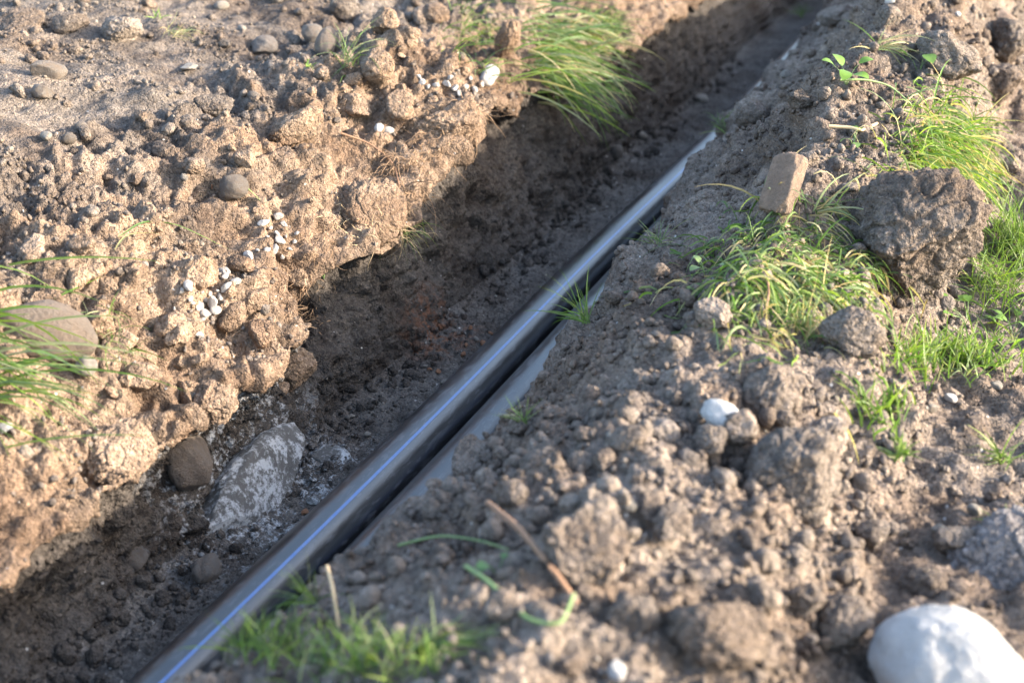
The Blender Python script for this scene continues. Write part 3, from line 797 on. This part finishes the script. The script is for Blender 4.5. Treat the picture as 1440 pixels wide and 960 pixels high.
for (x0, y0, x1, y1_), cnt, (a, b), lab, grp in ZONES:
    k = 0; tries = 0
    while k < cnt and tries < 600:
        tries += 1
        px, py = random.uniform(x0, x1), random.uniform(y0, y1_)
        p, nn, mpp = hit(px, py)
        if p.x < -1.28 and x0 >= 600: continue
        if 'left' in lab and p.x > -2.15: continue
        r = mpp * (a + (b - a) * random.random() ** 2.2) / 2
        q = align((nn * .5 + Vector((0, 0, .5))).normalized(), random.uniform(0, 6.28)) @ Euler((random.uniform(-.5, .5), random.uniform(-.5, .5), 0)).to_quaternion()
        mean = (a + b) / 2
        sz = r * 2 / mpp
        t = beside(p, 'tiny' if sz < 16 else 'small' if sz < 28 else 'medium', 'tan' if 'tan' in lab else 'brown' if 'grey' not in lab else 'grey-brown', 'soil lump' if 'lump' in lab else 'soil clod')
        if t is None: continue
        link('soil_clod', random.choice(cp[0]), t, 'soil clod', grp, loc=p + nn * r * (.3 if 'lump' not in lab else -.05), rot=q, scl=(r, r * random.uniform(.8, 1.1), r * random.uniform(.8, 1.1)))
        k += 1

# ------------------------------------------------------------------ loose crumbs too many to count
def scatter(name, c0, c1, n, rmin, rmax, mat, label, power=3.0, sub=1, sink=.25, maxd=9.5, variants=24, pmask=None):
    rr = np.arange(NR)
    ok = (Y > 1.3) & (Y < maxd)
    rr = rr[ok]
    # area weighting: choose y by density ~ 1/y so that near and far look alike
    w = np.gradient(Y)[ok] / np.maximum(Y[ok], 1) ** .7
    sub_ds = ds[NR // 2, c0:c1 - 1]
    wc = sub_ds / sub_ds.sum()
    ri = RNG.choice(rr, n * 3, p=w / w.sum()); cj = c0 + RNG.choice(len(wc), n * 3, p=wc)
    keep = np.ones(n * 3, bool)
    if pmask is not None: keep = RNG.random(n * 3) < pmask[ri, cj]
    P = np.stack([X2[ri, cj], Y2[ri, cj], Z2[ri, cj]], -1); Nn = NRM[ri, cj]
    v = P - np.array([0, 0, CAM_H]); fz = v @ np.array(fwv); fx = v @ np.array(rtv) / fz * F; fy = v @ np.array(upv) / fz * F
    keep &= (np.abs(fx) < 900) & (np.abs(fy) < 640)
    P = P[keep][:n]; Nn = Nn[keep][:n]; n = len(P)
    r = rmin + (rmax - rmin) * RNG.random(n) ** power
    bases = [lump('clod' if sub > 1 else 'rock', 300 + i, sub, (1, RNG.uniform(.65, 1), RNG.uniform(.5, .9)))[0] for i in range(variants)]
    if sub == 1: bases = [b * (1 + .22 * RNG.normal(size=(len(b), 1)).clip(-1.5, 1.5)) for b in bases]
    bases = np.array(bases); fb = ICO[sub][1]
    pick = RNG.integers(0, variants, n)
    qt = RNG.normal(size=(n, 4)); qt /= np.linalg.norm(qt, axis=1, keepdims=True)
    w_, x_, y_, z_ = qt.T
    R = np.stack([1 - 2 * (y_ ** 2 + z_ ** 2), 2 * (x_ * y_ - z_ * w_), 2 * (x_ * z_ + y_ * w_), 2 * (x_ * y_ + z_ * w_), 1 - 2 * (x_ ** 2 + z_ ** 2), 2 * (y_ * z_ - x_ * w_),
                  2 * (x_ * z_ - y_ * w_), 2 * (y_ * z_ + x_ * w_), 1 - 2 * (x_ ** 2 + y_ ** 2)], -1).reshape(n, 3, 3)
    V = np.einsum('nij,nvj->nvi', R, bases[pick]) * r[:, None, None] + (P + Nn * (r * (1 - 2 * sink) * .7)[:, None])[:, None, :]
    nv = bases.shape[1]
    Fc = (fb[None] + (np.arange(n) * nv)[:, None, None]).reshape(-1, 3)
    o = link(name, np_mesh(name, V.reshape(-1, 3), Fc, M[mat]), label, 'soil crumbs' if 'crumb' in name else 'gravel', kind='stuff')
    return o
pm = (.06 + .94 * patch) * (1 - .65 * edge)
scatter('soil_crumbs', marks[15], marks[20], 32000, .0025, .013, 'crumb', 'fine dry soil crumbs strewn over the left bank', pmask=pm)
scatter('soil_crumbs', marks[15], marks[20], 1600, .010, .028, 'crumb', 'coarser soil crumbs strewn over the left bank', sub=2, pmask=pm)
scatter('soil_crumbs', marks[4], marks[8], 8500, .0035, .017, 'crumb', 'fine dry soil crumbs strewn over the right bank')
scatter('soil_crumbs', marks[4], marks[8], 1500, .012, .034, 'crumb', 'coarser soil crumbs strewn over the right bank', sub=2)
scatter('soil_crumbs', marks[9], marks[12] + 3, 7000, .002, .011, 'floor', 'dark soil crumbs on the trench floor')
scatter('soil_crumbs', marks[12], marks[15], 3500, .003, .014, 'wall', 'soil crumbs clinging to the trench wall', sink=.5)
scatter('soil_crumbs', marks[12] - 22, marks[12] + 8, 900, .006, .030, 'wall', 'dark soil fallen along the foot of the trench wall', sub=2, sink=.35)
scatter('gravel', marks[2], marks[4], 2500, .003, .012, 'crumb', 'fine crumbs on the trodden ground at right')
scatter('gravel', marks[9], marks[12], 220, .003, .009, 'palestone', 'pale grit on the trench floor')
scatter('gravel', marks[15], marks[20], 260, .003, .010, 'palestone', 'pale grit in the soil of the left bank')
scatter('gravel', marks[4], marks[8], 160, .003, .011, 'palestone', 'pale grit in the soil of the right bank')

# ------------------------------------------------------------------ the pipes
PIPE_R = 0.08
def tube_mesh(name, path, rad, seg, mat):
    """path: list of (x, y, z); a round tube with constant frame across Y"""
    path = np.array(path); n = len(path)
    a = np.linspace(0, 2 * np.pi, seg, endpoint=False)
    ring = np.stack([np.cos(a), np.zeros(seg), np.sin(a)], -1) * rad
    V = (path[:, None, :] + ring[None]).reshape(-1, 3)
    idx = np.arange(n * seg).reshape(n, seg)
    f = np.stack([idx[:-1], np.roll(idx[:-1], -1, 1), np.roll(idx[1:], -1, 1), idx[1:]], -1).reshape(-1, 4)
    return np_mesh(name, V, f, mat)
def pipe(label, x0, mat, stripes, zoff=0.0, seed=0):
    ys = np.linspace(-2, 24, 180)
    px = x0 + np.interp(ys, [-2, 1.2, 2.3, 3.5, 5.8, 6.8, 9, 24], [-.10, -.07, -.035, .0, .0, .045, .05, .05]) + .006 * np.sin(ys * 1.1 + seed)
    px = np.convolve(np.pad(px, 6, mode='edge'), np.ones(13) / 13, 'valid'); pz = PIPE_R + .004 + zoff + .006 * np.sin(ys * .8 + seed * 2)
    root = bpy.data.objects.new('water_pipe', None); col.objects.link(root)
    root.location = (x0, 2.0, 0)
    root['label'] = label; root['category'] = 'pipe'; root['group'] = 'pipes laid in the trench'
    path = np.stack([px - x0, ys - 2.0, pz], -1)
    body = link('pipe_body', tube_mesh('pipe_body', path, PIPE_R, 72, M[mat]), parent=root)
    for sa in stripes:
        a = np.radians(np.linspace(sa - 3.1, sa + 3.1, 6))
        ring = np.stack([np.cos(a), np.zeros(6), np.sin(a)], -1) * (PIPE_R + .0006)
        V = (path[:, None, :] + ring[None]).reshape(-1, 3)
        idx = np.arange(len(path) * 6).reshape(len(path), 6)
        f = np.stack([idx[:-1, :-1], idx[:-1, 1:], idx[1:, 1:], idx[1:, :-1]], -1).reshape(-1, 4)
        link('blue_stripe', np_mesh('blue_stripe', V, f, M['stripe']), parent=body)
    return root
pipe('black plastic water pipe with a blue stripe, lying in full view in the trench', -1.71, 'pipe', [67, 157, 247, 337], 0.0, 0)
pipe('dusty black plastic pipe half hidden under the right bank edge', -1.535, 'pipe2', [34, 154, 274], -.012, 1.7)

# ------------------------------------------------------------------ grass
GREEN = [(0.085, 0.145, 0.035), (0.12, 0.18, 0.045), (0.15, 0.21, 0.06), (0.10, 0.155, 0.055)]
LUSH = [(0.10, 0.185, 0.03), (0.15, 0.24, 0.04), (0.20, 0.27, 0.045), (0.09, 0.16, 0.035)]
PALE = [(0.17, 0.24, 0.10), (0.22, 0.27, 0.13), (0.13, 0.20, 0.08), (0.29, 0.30, 0.17)]
STRAW = [(0.42, 0.35, 0.18), (0.48, 0.40, 0.22), (0.35, 0.27, 0.14)]
class Blades:
    def __init__(self): self.v, self.f, self.c, self.n = [], [], [], 0
    def add(self, root, d, length, width, droop, tint, segs=6, clamp=None, side=None, wave=0.0):
        p = Vector(root); d = Vector(d).normalized()
        if side is None:
            side = d.cross(Vector((random.uniform(-1, 1), random.uniform(-1, 1), random.uniform(-.3, .3))))
            if side.length < 1e-3: side = Vector((1, 0, 0))
        side = side.normalized()
        st = length / segs
        bend = Vector((random.uniform(-1, 1), random.uniform(-1, 1), 0)) * wave
        for i in range(segs + 1):
            t = i / segs
            w = width * (.75 + .5 * t - 1.25 * t * t) if t < 1 else 0.0
            w = max(w, width * .04) / 2
            q = p.copy()
            if clamp is not None:
                g = clamp(q.x, q.y)
                if q.z < g + .004: q.z = g + .004 + random.uniform(0, .006); p.z = q.z
            s = (side - d * side.dot(d)).normalized()
            fold = d.cross(s) * (w * .5)
            self.v += [q - s * w + fold, q, q + s * w + fold]
            sh = 1.0 + .25 * (t - .5)
            self.c += [[tint[0] * sh, tint[1] * sh, tint[2] * sh]] * 3
            if i < segs:
                b = self.n + i * 3
                self.f += [(b, b + 1, b + 4, b + 3), (b + 1, b + 2, b + 5, b + 4)]
            p = p + d * st
            d = (d + Vector((0, 0, -1)) * droop / segs + bend / segs).normalized()
        self.n += 3 * (segs + 1)
    def mesh(self, name):
        return np_mesh(name, np.array([x[:] for x in self.v]), np.array(self.f), M['blade'], True, np.clip(np.array(self.c), 0, 1))

def pick(tints):
    t = random.choice(random.choice(tints)); k = random.uniform(.8, 1.2)
    return (t[0] * k, t[1] * k, t[2] * k)

def tuft(label, px, py, n, length, spread, lean, tints, width=.004, droop=1.0, fan=.5, clamp=True, name='grass_tuft', wave=.25, cat='grass', spread_px=None, group=None):
    """a tuft of blades rooted around the terrain point seen at (px, py)"""
    p, nn, mpp = hit(px, py)
    B = Blades()
    if spread_px and n < 60: spread_px = (spread_px[0] * .4, spread_px[1] * .4)
    for _ in range(n):
        if spread_px:
            for _t in range(20):
                gx, gy = random.gauss(0, .5), random.gauss(0, .5)
                if n < 60: gx, gy = max(-.5, min(.5, gx)), max(-.5, min(.5, gy))
                try:
                    q, _n, _m = hit(px + gx * spread_px[0], py + gy * spread_px[1])
                except ValueError:
                    continue
                if abs(q.z - p.z) < .22 and (q - p).length < .8: break
            rx, ry, rz = q.x, q.y, q.z
        else:
            rx, ry = p.x + random.gauss(0, spread), p.y + random.gauss(0, spread)
            rz = ground_z(rx, ry)
            if abs(rz - p.z) > .12: rx, ry, rz = p.x, p.y, p.z
        d = Vector(lean) + Vector((random.gauss(0, fan), random.gauss(0, fan), random.gauss(0, fan * .6)))
        if d.z < -.4 and clamp: d.z = .1
        B.add((rx, ry, rz - .008), d, length * random.uniform(.45, 1.15), width * random.uniform(.6, 1.25), droop * random.uniform(.4, 1.5), pick(tints), clamp=ground_z if clamp else None, wave=wave)
    o = link(name, B.mesh(name), label, cat, group, kind='stuff' if spread_px and n >= 60 else None)
    # origin at the base of the tuft
    o.data.transform(Matrix.Translation(-p)); o.location = p
    return o

# the hanging grass on the lip
RT, FWH = rtv, Vector((-math.sin(YAW), math.cos(YAW), 0))
tuft('big tuft of long green grass hanging over the trench wall', 762, 78, 270, .44, .06, tuple(RT * 1.1 + Vector((0, 0, .2)) - FWH * .15), [GREEN, LUSH, PALE, PALE, STRAW], width=.0105, droop=1.4, fan=.38, wave=.7, clamp=False, spread_px=(44, 60))
tuft('short green grass on the lip above the big hanging tuft', 838, 40, 90, .24, .05, tuple(RT * .7 + Vector((0, 0, .6))), [GREEN, LUSH], width=.005, droop=1.4, fan=.35, clamp=False, spread_px=(24, 30))
tuft('green grass left of the dark root clump at the top', 655, 60, 120, .22, .05, tuple(RT * .6 + Vector((0, 0, .45)) - FWH * .4), [GREEN, LUSH, PALE], width=.005, droop=1.4, fan=.4, clamp=False, spread_px=(40, 66))
clod(714, 66, 66, 'dark upright root clump between the two grasses on the lip', (1, .55, .6), 0.3, .1, seed=91, tilt=(0, 1, 0, -1.2))
tuft('thin grass growing among clods at the top of the left bank', 490, 95, 22, .26, .03, (.3, -.1, .8), [GREEN, PALE], width=.005, droop=1.6, fan=.45)
tuft('long grass spilling in from the left edge', -30, 520, 60, .42, .07, tuple(RT * .9 - FWH * .3 + Vector((0, 0, .25))), [GREEN, PALE, LUSH], width=.009, droop=.9, fan=.25, spread_px=(50, 90))
tuft('small grass tuft beside the large brown cobble', 150, 470, 40, .16, .03, tuple(RT * .3 - FWH * .6 + Vector((0, 0, .3))), [GREEN, PALE], width=.004, droop=1.0, fan=.4)
tuft('tiny green sprout on the upper left bank', 222, 28, 9, .06, .01, (0, 0, 1), [LUSH], width=.006, droop=.8, fan=.6)
tuft('dry grass wisp near the pale clay flake', 245, 50, 30, .12, .02, tuple(RT * .5 + Vector((0, 0, .3))), [STRAW, PALE], width=.0025, droop=1.4, fan=.6, wave=1.2)
tuft('tiny sprout beside the oblong tan stone', 436, 98, 12, .04, .008, (0, 0, 1), [LUSH], width=.007, droop=.8, fan=.7)
# single long blades
def blade(label, pts, width, tint, name='fallen_grass'):
    P = [hit(x, y)[0] + Vector((0, 0, l)) for x, y, l in pts]
    # resample
    out = []
    for i in range(len(P) - 1):
        for k in range(4): out.append(P[i].lerp(P[i + 1], k / 4))
    out.append(P[-1])
    for _ in range(2):
        out = [out[0]] + [(out[i - 1] + out[i] * 2 + out[i + 1]) / 4 for i in range(1, len(out) - 1)] + [out[-1]]
    B = Blades(); n = len(out)
    for i, q in enumerate(out):
        t = i / (n - 1)
        d = (out[min(i + 1, n - 1)] - out[max(i - 1, 0)]).normalized()
        s = d.cross(Vector((0, 0, 1)) + upv * .5).normalized(); w = width * max(.06, min(1, 3 * t + .3) * (1 - t ** 3)) / 2
        B.v += [q - s * w + Vector((0, 0, w * .5)), q, q + s * w + Vector((0, 0, w * .5))]; B.c += [list(tint)] * 3
        if i < n - 1: b = i * 3; B.f += [(b, b + 1, b + 4, b + 3), (b + 1, b + 2, b + 5, b + 4)]
    o = link(name, B.mesh(name), label, 'grass')
    o.data.transform(Matrix.Translation(-out[0])); o.location = out[0]
    return o
blade('long bent green grass blade lying on the left bank', [(168, 338, .01), (205, 333, .05), (250, 340, .06), (325, 358, .015)], .014, (.14, .24, .07))
blade('pale dry blade under the long bent green one', [(162, 356, .01), (180, 342, .03), (225, 336, .02)], .009, (.38, .36, .16))
blade('short green grass blade above the large brown cobble', [(78, 425, .01), (110, 420, .03), (146, 407, .04)], .013, (.15, .26, .05))
blade('thin blade curving below the round grey stone', [(335, 262, .02), (355, 282, .03), (385, 305, .01)], .009, (.2, .26, .1))

# right bank
tuft('wide patch of trampled pale grass in the middle of the right bank', 1110, 390, 950, .15, .1, tuple(-FWH * .25 + RT * .25 + Vector((0, 0, .02))), [PALE, GREEN, PALE, GREEN, LUSH, STRAW], width=.008, droop=2.4, fan=.9, spread_px=(140, 95))
tuft('fringe of upright yellowish grass on the near edge of the middle patch', 1135, 470, 90, .12, .1, (0, -.1, .9), [PALE, STRAW, GREEN], width=.004, droop=.8, fan=.4, spread_px=(70, 20))
tuft('sunlit yellow-green grass patch at the upper right', 1325, 225, 800, .22, .1, tuple(-FWH * .6 + RT * .3 + Vector((0, 0, .2))), [LUSH, PALE, LUSH, GREEN, STRAW], width=.008, droop=1.6, fan=.55, spread_px=(70, 75))
tuft('green grass at the right edge beside the shaggy clod', 1410, 400, 240, .16, .1, (.0, -.1, .8), [GREEN, LUSH], width=.005, droop=1.0, fan=.5, spread_px=(45, 60))
tuft('dark green grass at the right edge above the trodden soil', 1425, 350, 120, .2, .1, (.0, -.1, .8), [GREEN], width=.006, droop=1.0, fan=.5, spread_px=(35, 30))
tuft('low bright green grass on the trodden soil at right', 1335, 508, 420, .085, .1, (0, 0, 1), [LUSH, LUSH, PALE], width=.007, droop=.8, fan=.5, spread_px=(90, 30))
tuft('small bright sprout below the low green grass', 1240, 585, 70, .09, .03, (0, 0, 1), [LUSH], width=.008, droop=.8, fan=.5, spread_px=(38, 26))
tuft('small yellow-green sprout below the bright one', 1265, 648, 35, .07, .03, (0, 0, 1), [LUSH, PALE], width=.006, droop=.8, fan=.6, spread_px=(36, 22))
tuft('sparse green blades at the right edge by the grey soil', 1415, 650, 22, .13, .05, (-.3, 0, .5), [LUSH, GREEN], width=.006, droop=1.0, fan=.6, spread_px=(40, 30))
tuft('few green blades beside the grey clods at right', 1405, 745, 20, .07, .03, (0, 0, .8), [LUSH, GREEN], width=.006, droop=1.0, fan=.7, spread_px=(28, 14))
tuft('blurred green grass tuft at the bottom left of the right bank', 495, 938, 190, .10, .05, (0, 0, 1), [LUSH, GREEN, PALE], width=.005, droop=.9, fan=.5, spread_px=(120, 36))
tuft('pale grass blades at the bottom reaching right of the green tuft', 590, 915, 26, .16, .05, tuple(RT * .9 + Vector((0, 0, .15))), [PALE, LUSH], width=.006, droop=.7, fan=.25, spread_px=(40, 14))
tuft('green grass sprig overhanging the pipe at the bottom', 352, 916, 80, .11, .03, (0, 0, 1), [LUSH, GREEN], width=.0045, droop=.9, fan=.55, spread_px=(60, 26))
tuft('thin grass sprig over the pipe above the bottom one', 440, 850, 26, .12, .02, (-.5, .1, .6), [LUSH, PALE], width=.004, droop=.9, fan=.5, spread_px=(30, 14))
tuft('small green sprig on the bank edge by the second pipe', 738, 600, 22, .09, .02, (-.2, 0, .9), [GREEN, PALE], width=.004, droop=.8, fan=.5, spread_px=(16, 8))
tuft('thin green blades leaning over the pipe in the middle', 825, 455, 26, .17, .03, (-.7, .1, .5), [GREEN, LUSH], width=.005, droop=.9, fan=.45, spread_px=(22, 18))
tuft('sparse blades on the bank edge right of the pipe', 925, 345, 22, .14, .03, (-.4, .1, .5), [GREEN, PALE], width=.004, droop=1.0, fan=.6, spread_px=(30, 20))
tuft('tiny blades on the far bank edge above the pipe', 1015, 185, 20, .10, .03, (-.4, .1, .6), [GREEN, PALE], width=.005, droop=1.0, fan=.5, spread_px=(26, 24))
tuft('tiny blades where the trench meets the top edge', 1128, 22, 24, .16, .03, (-.2, .1, .7), [GREEN, LUSH], width=.006, droop=1.0, fan=.6, spread_px=(10, 16))
tuft('dry straw wisp beside the broken brick', 1075, 285, 12, .20, .02, (.1, -.1, .7), [STRAW, PALE], width=.007, droop=1.4, fan=.4, spread_px=(16, 24))
tuft('pale bent straw right of the broken brick', 1150, 300, 14, .2, .02, tuple(RT * .8 + Vector((0, 0, .5))), [STRAW, PALE], width=.007, droop=1.4, fan=.4, spread_px=(30, 16))
tuft('straw coloured grass lying above the leafy plant', 1235, 70, 22, .22, .03, tuple(RT * .8 + Vector((0, 0, .3))), [STRAW, PALE], width=.006, droop=1.2, fan=.5, spread_px=(40, 16))

# ------------------------------------------------------------------ leafy weeds
def leaf_mesh():
    v, f, c = [], [], []
    n = 7
    for i in range(n + 1):
        t = i / n
        w = .36 * math.sin(math.pi * min(1, t * .96 + .04)) ** .7
        z = .18 * math.sin(t * 2.4) - .15 * t * t
        v += [(-w, t, z + .10 * w), (0, t, z), (w, t, z + .10 * w)]
        if i < n: b = i * 3; f += [(b, b + 1, b + 4, b + 3), (b + 1, b + 2, b + 5, b + 4)]
    return v, f
LV, LF = leaf_mesh()
def weed(label, px, py, n, size, tint, spread):
    p, nn, mpp = hit(px, py)
    root = bpy.data.objects.new('weed_plant', None); col.objects.link(root); root.location = p
    root['label'] = label; root['category'] = 'plant'
    me = np_mesh('leaf', np.array(LV), np.array(LF), M['blade'], True, np.array([tint] * len(LV)))
    for i in range(n):
        a = random.uniform(0, 6.28); e = random.uniform(.1, .9)
        tip = Vector((math.cos(a) * spread * random.uniform(.3, 1), math.sin(a) * spread * random.uniform(.3, 1), size * random.uniform(.5, 1.3)))
        st = tube_path('stem', [Vector((0, 0, -.01)), tip * .5 + Vector((0, 0, size * .2)), tip], .0016, M['stem'])
        stem = link('stem', st, parent=root)
        s = size * random.uniform(.7, 1.2)
        link('leaf', me, parent=stem, loc=tip, rot=Euler((random.uniform(-.3, .5), random.uniform(-.4, .4), a - math.pi / 2)), scl=(s, s, s))
    return root

def tube_path(name, pts, rad, mat, seg=6, taper=.5):
    out = []
    for i in range(len(pts) - 1):
        for k in range(5): out.append(pts[i].lerp(pts[i + 1], k / 5))
    out.append(pts[-1])
    for _ in range(3):
        out = [out[0]] + [(out[i - 1] + out[i] * 2 + out[i + 1]) / 4 for i in range(1, len(out) - 1)] + [out[-1]]
    V, Fc = [], []
    n = len(out)
    for i, q in enumerate(out):
        d = (out[min(i + 1, n - 1)] - out[max(i - 1, 0)]).normalized()
        s = d.orthogonal().normalized(); u = d.cross(s)
        r = rad * (1 - (1 - taper) * i / (n - 1))
        for k in range(seg):
            a = 6.2832 * k / seg
            V.append((q + s * (math.cos(a) * r) + u * (math.sin(a) * r))[:])
        if i < n - 1:
            for k in range(seg):
                Fc.append((i * seg + k, i * seg + (k + 1) % seg, (i + 1) * seg + (k + 1) % seg, (i + 1) * seg + k))
    return np_mesh(name, np.array(V), np.array(Fc), mat)
weed('small broad-leaved weed on the far right bank', 1190, 118, 5, .055, (.13, .24, .04), .07)
weed('two-leaved weed right of the broad-leaved one', 1292, 102, 3, .06, (.12, .22, .05), .05)
weed('pale-leaved seedling among clods left of the yellow-green grass', 1200, 206, 5, .04, (.14, .23, .07), .05)
weed('leafy weed at the head of the low green grass', 1360, 455, 9, .045, (.15, .27, .05), .10)
weed('round-leaved weed at the left end of the middle grass patch', 992, 385, 4, .035, (.17, .25, .10), .04)
weed('leafy sprig at the right edge below the green grass', 1425, 470, 6, .05, (.13, .23, .05), .07)
weed('small yellow leafed shoot hanging at the lip', 455, 388, 3, .022, (.30, .30, .04), .02)
weed('curled green leaf pair beside the twig', 700, 810, 3, .026, (.12, .22, .08), .03)

# ------------------------------------------------------------------ twigs, stems and roots
def rod(name, label, cat, pts, rad, mat, taper=.6):
    P = [hit(x, y)[0] + Vector((0, 0, l)) for x, y, l in pts]
    o = link(name, tube_path(name, [q - P[0] for q in P], rad, M[mat], 8, taper), label, cat, loc=P[0])
    return o
rod('twig', 'brown twig leaning across the big rounded clod', 'twig', [(686, 735, .05), (730, 785, .07), (775, 830, .05), (812, 858, .015)], .006, 'twig', .9)
rod('plant_stem', 'green stem arching on the soil below the twig', 'stem', [(655, 808, .02), (690, 838, .03), (740, 885, .02), (790, 893, .02), (806, 868, .05)], .0042, 'stem', .8)
rod('plant_stem', 'thin green stem lying left of the twig', 'stem', [(560, 772, .01), (620, 768, .03), (680, 772, .02), (715, 782, .015)], .0028, 'stem', .6)
rod('twig', 'pale split twig on the far right bank', 'twig', [(1165, 186, .02), (1195, 192, .03), (1210, 197, .03), (1232, 186, .03)], .006, 'straw', .8)
rod('twig', 'thin reddish twig below the tan brick', 'twig', [(1078, 400, .02), (1080, 430, .04), (1076, 452, .03)], .004, 'twig', .7)
stone('dry_leaf', 'shard', 'brick', 1240, 150, 40, 'curled dry leaf on the far right bank', 'leaf', (1, .6, .1), sub=4, sink=.1)
rod('plant_stem', 'green runner stem crossing the far right bank', 'stem', [(1180, 125, .03), (1215, 128, .04), (1250, 132, .03), (1280, 150, .01)], .004, 'stem', .7)
rod('straw', 'curved dry straw standing at the bottom left of the right bank', 'straw', [(462, 830, .06), (470, 870, .08), (478, 905, .04)], .004, 'straw', .7)

def roots(label, specs, name='hanging_roots', mat='root', rad=.0018):
    """specs: (px, py, count, length, sideways spread px); fine roots rooted on the terrain there"""
    V, Fc, n0 = [], [], 0
    base = None
    for px, py, cnt, ln, sp in specs:
        for _ in range(cnt):
            try: p, nn, mpp = hit(px + random.gauss(0, sp), py + random.gauss(0, sp * .7))
            except ValueError: continue
            if base is None: base = p
            d = (nn * random.uniform(.3, 1) + Vector((random.gauss(0, .35), random.gauss(0, .45), random.uniform(-.9, .3)))).normalized()
            q = p - nn * .004
            L = ln * random.uniform(.3, 1.2); r0 = rad * random.uniform(.5, 1.3)
            segs = 6
            bend = Vector((random.gauss(0, .5), random.gauss(0, .5), random.uniform(-1.1, -.1)))
            for i in range(segs + 1):
                s = d.orthogonal().normalized(); u = d.cross(s); r = r0 * (1 - .7 * i / segs)
                for k in range(3):
                    a = 2.0944 * k
                    V.append((q + s * (math.cos(a) * r) + u * (math.sin(a) * r))[:])
                if i < segs:
                    for k in range(3): Fc.append((n0 + i * 3 + k, n0 + i * 3 + (k + 1) % 3, n0 + i * 3 + 3 + (k + 1) % 3, n0 + i * 3 + 3 + k))
                q = q + d * (L / segs)
                d = (d + bend * (1.2 / segs) + Vector((random.gauss(0, .22), random.gauss(0, .22), random.gauss(0, .22)))).normalized()
            n0 += 3 * (segs + 1)
    o = link(name, np_mesh(name, np.array(V), np.array(Fc), M[mat]), label, 'roots', kind='stuff')
    o.data.transform(Matrix.Translation(-base)); o.location = base
    return o
roots('fine brown roots hanging from the lip below the flattened clod', [(560, 235, 90, .12, 16), (600, 210, 90, .10, 18), (640, 180, 90, .10, 18), (580, 270, 40, .18, 12), (660, 160, 60, .14, 12)])
roots('fringe of dry roots on the lip in the middle', [(500, 310, 70, .07, 22), (545, 310, 70, .08, 16), (560, 325, 40, .12, 12)], mat='straw')
roots('fine roots on the sunlit bank edge left of the shade', [(445, 345, 60, .06, 16), (420, 400, 70, .05, 18), (430, 440, 60, .06, 14), (350, 450, 30, .05, 14)])
roots('rootlets on the dark root clump at the top', [(712, 70, 90, .05, 14), (706, 120, 50, .07, 10)])
roots('root hairs on the big shaggy sod clod', [(1290, 300, 40, .10, 30), (1240, 330, 30, .08, 20), (1330, 380, 30, .08, 20)], mat='straw')
tuft('dry and green grass fringe under the middle lip', 560, 318, 60, .13, .03, tuple(RT * .4 + Vector((0, 0, -.2))), [STRAW, GREEN, PALE], width=.003, droop=2.0, fan=.4, clamp=False, spread_px=(26, 20))
rod('root', 'dark bent root crossing the lip above the trench', 'root', [(480, 195, .02), (520, 212, .03), (555, 240, .03), (562, 275, .03)], .004, 'twig', .6)
rod('root', 'thick short root sticking out over the trench wall', 'root', [(560, 284, .01), (590, 272, .03), (616, 264, .05)], .005, 'root', .6)

# ------------------------------------------------------------------ labels of the small pieces that can be told apart
row = sorted([o for o in col.objects if o.get('group') == 'pale pebbles along the lip'], key=lambda o: project(o.location)[0])
ORD = ['first', 'second', 'third', 'fourth', 'fifth', 'sixth', 'seventh', 'eighth', 'ninth', 'tenth', 'eleventh', 'twelfth']
for i, o in enumerate(row):
    o['label'] = '%s pebble from the left in the pale row along the lip' % ORD[i]
for o in [o for o in col.objects if str(o.get('group', '')).endswith('chips in the trench')]:
    t = beside(o.location, 'small', o['label'].split(' ', 1)[1].split(' chip')[0], 'chip')
    if t: o['label'] = t
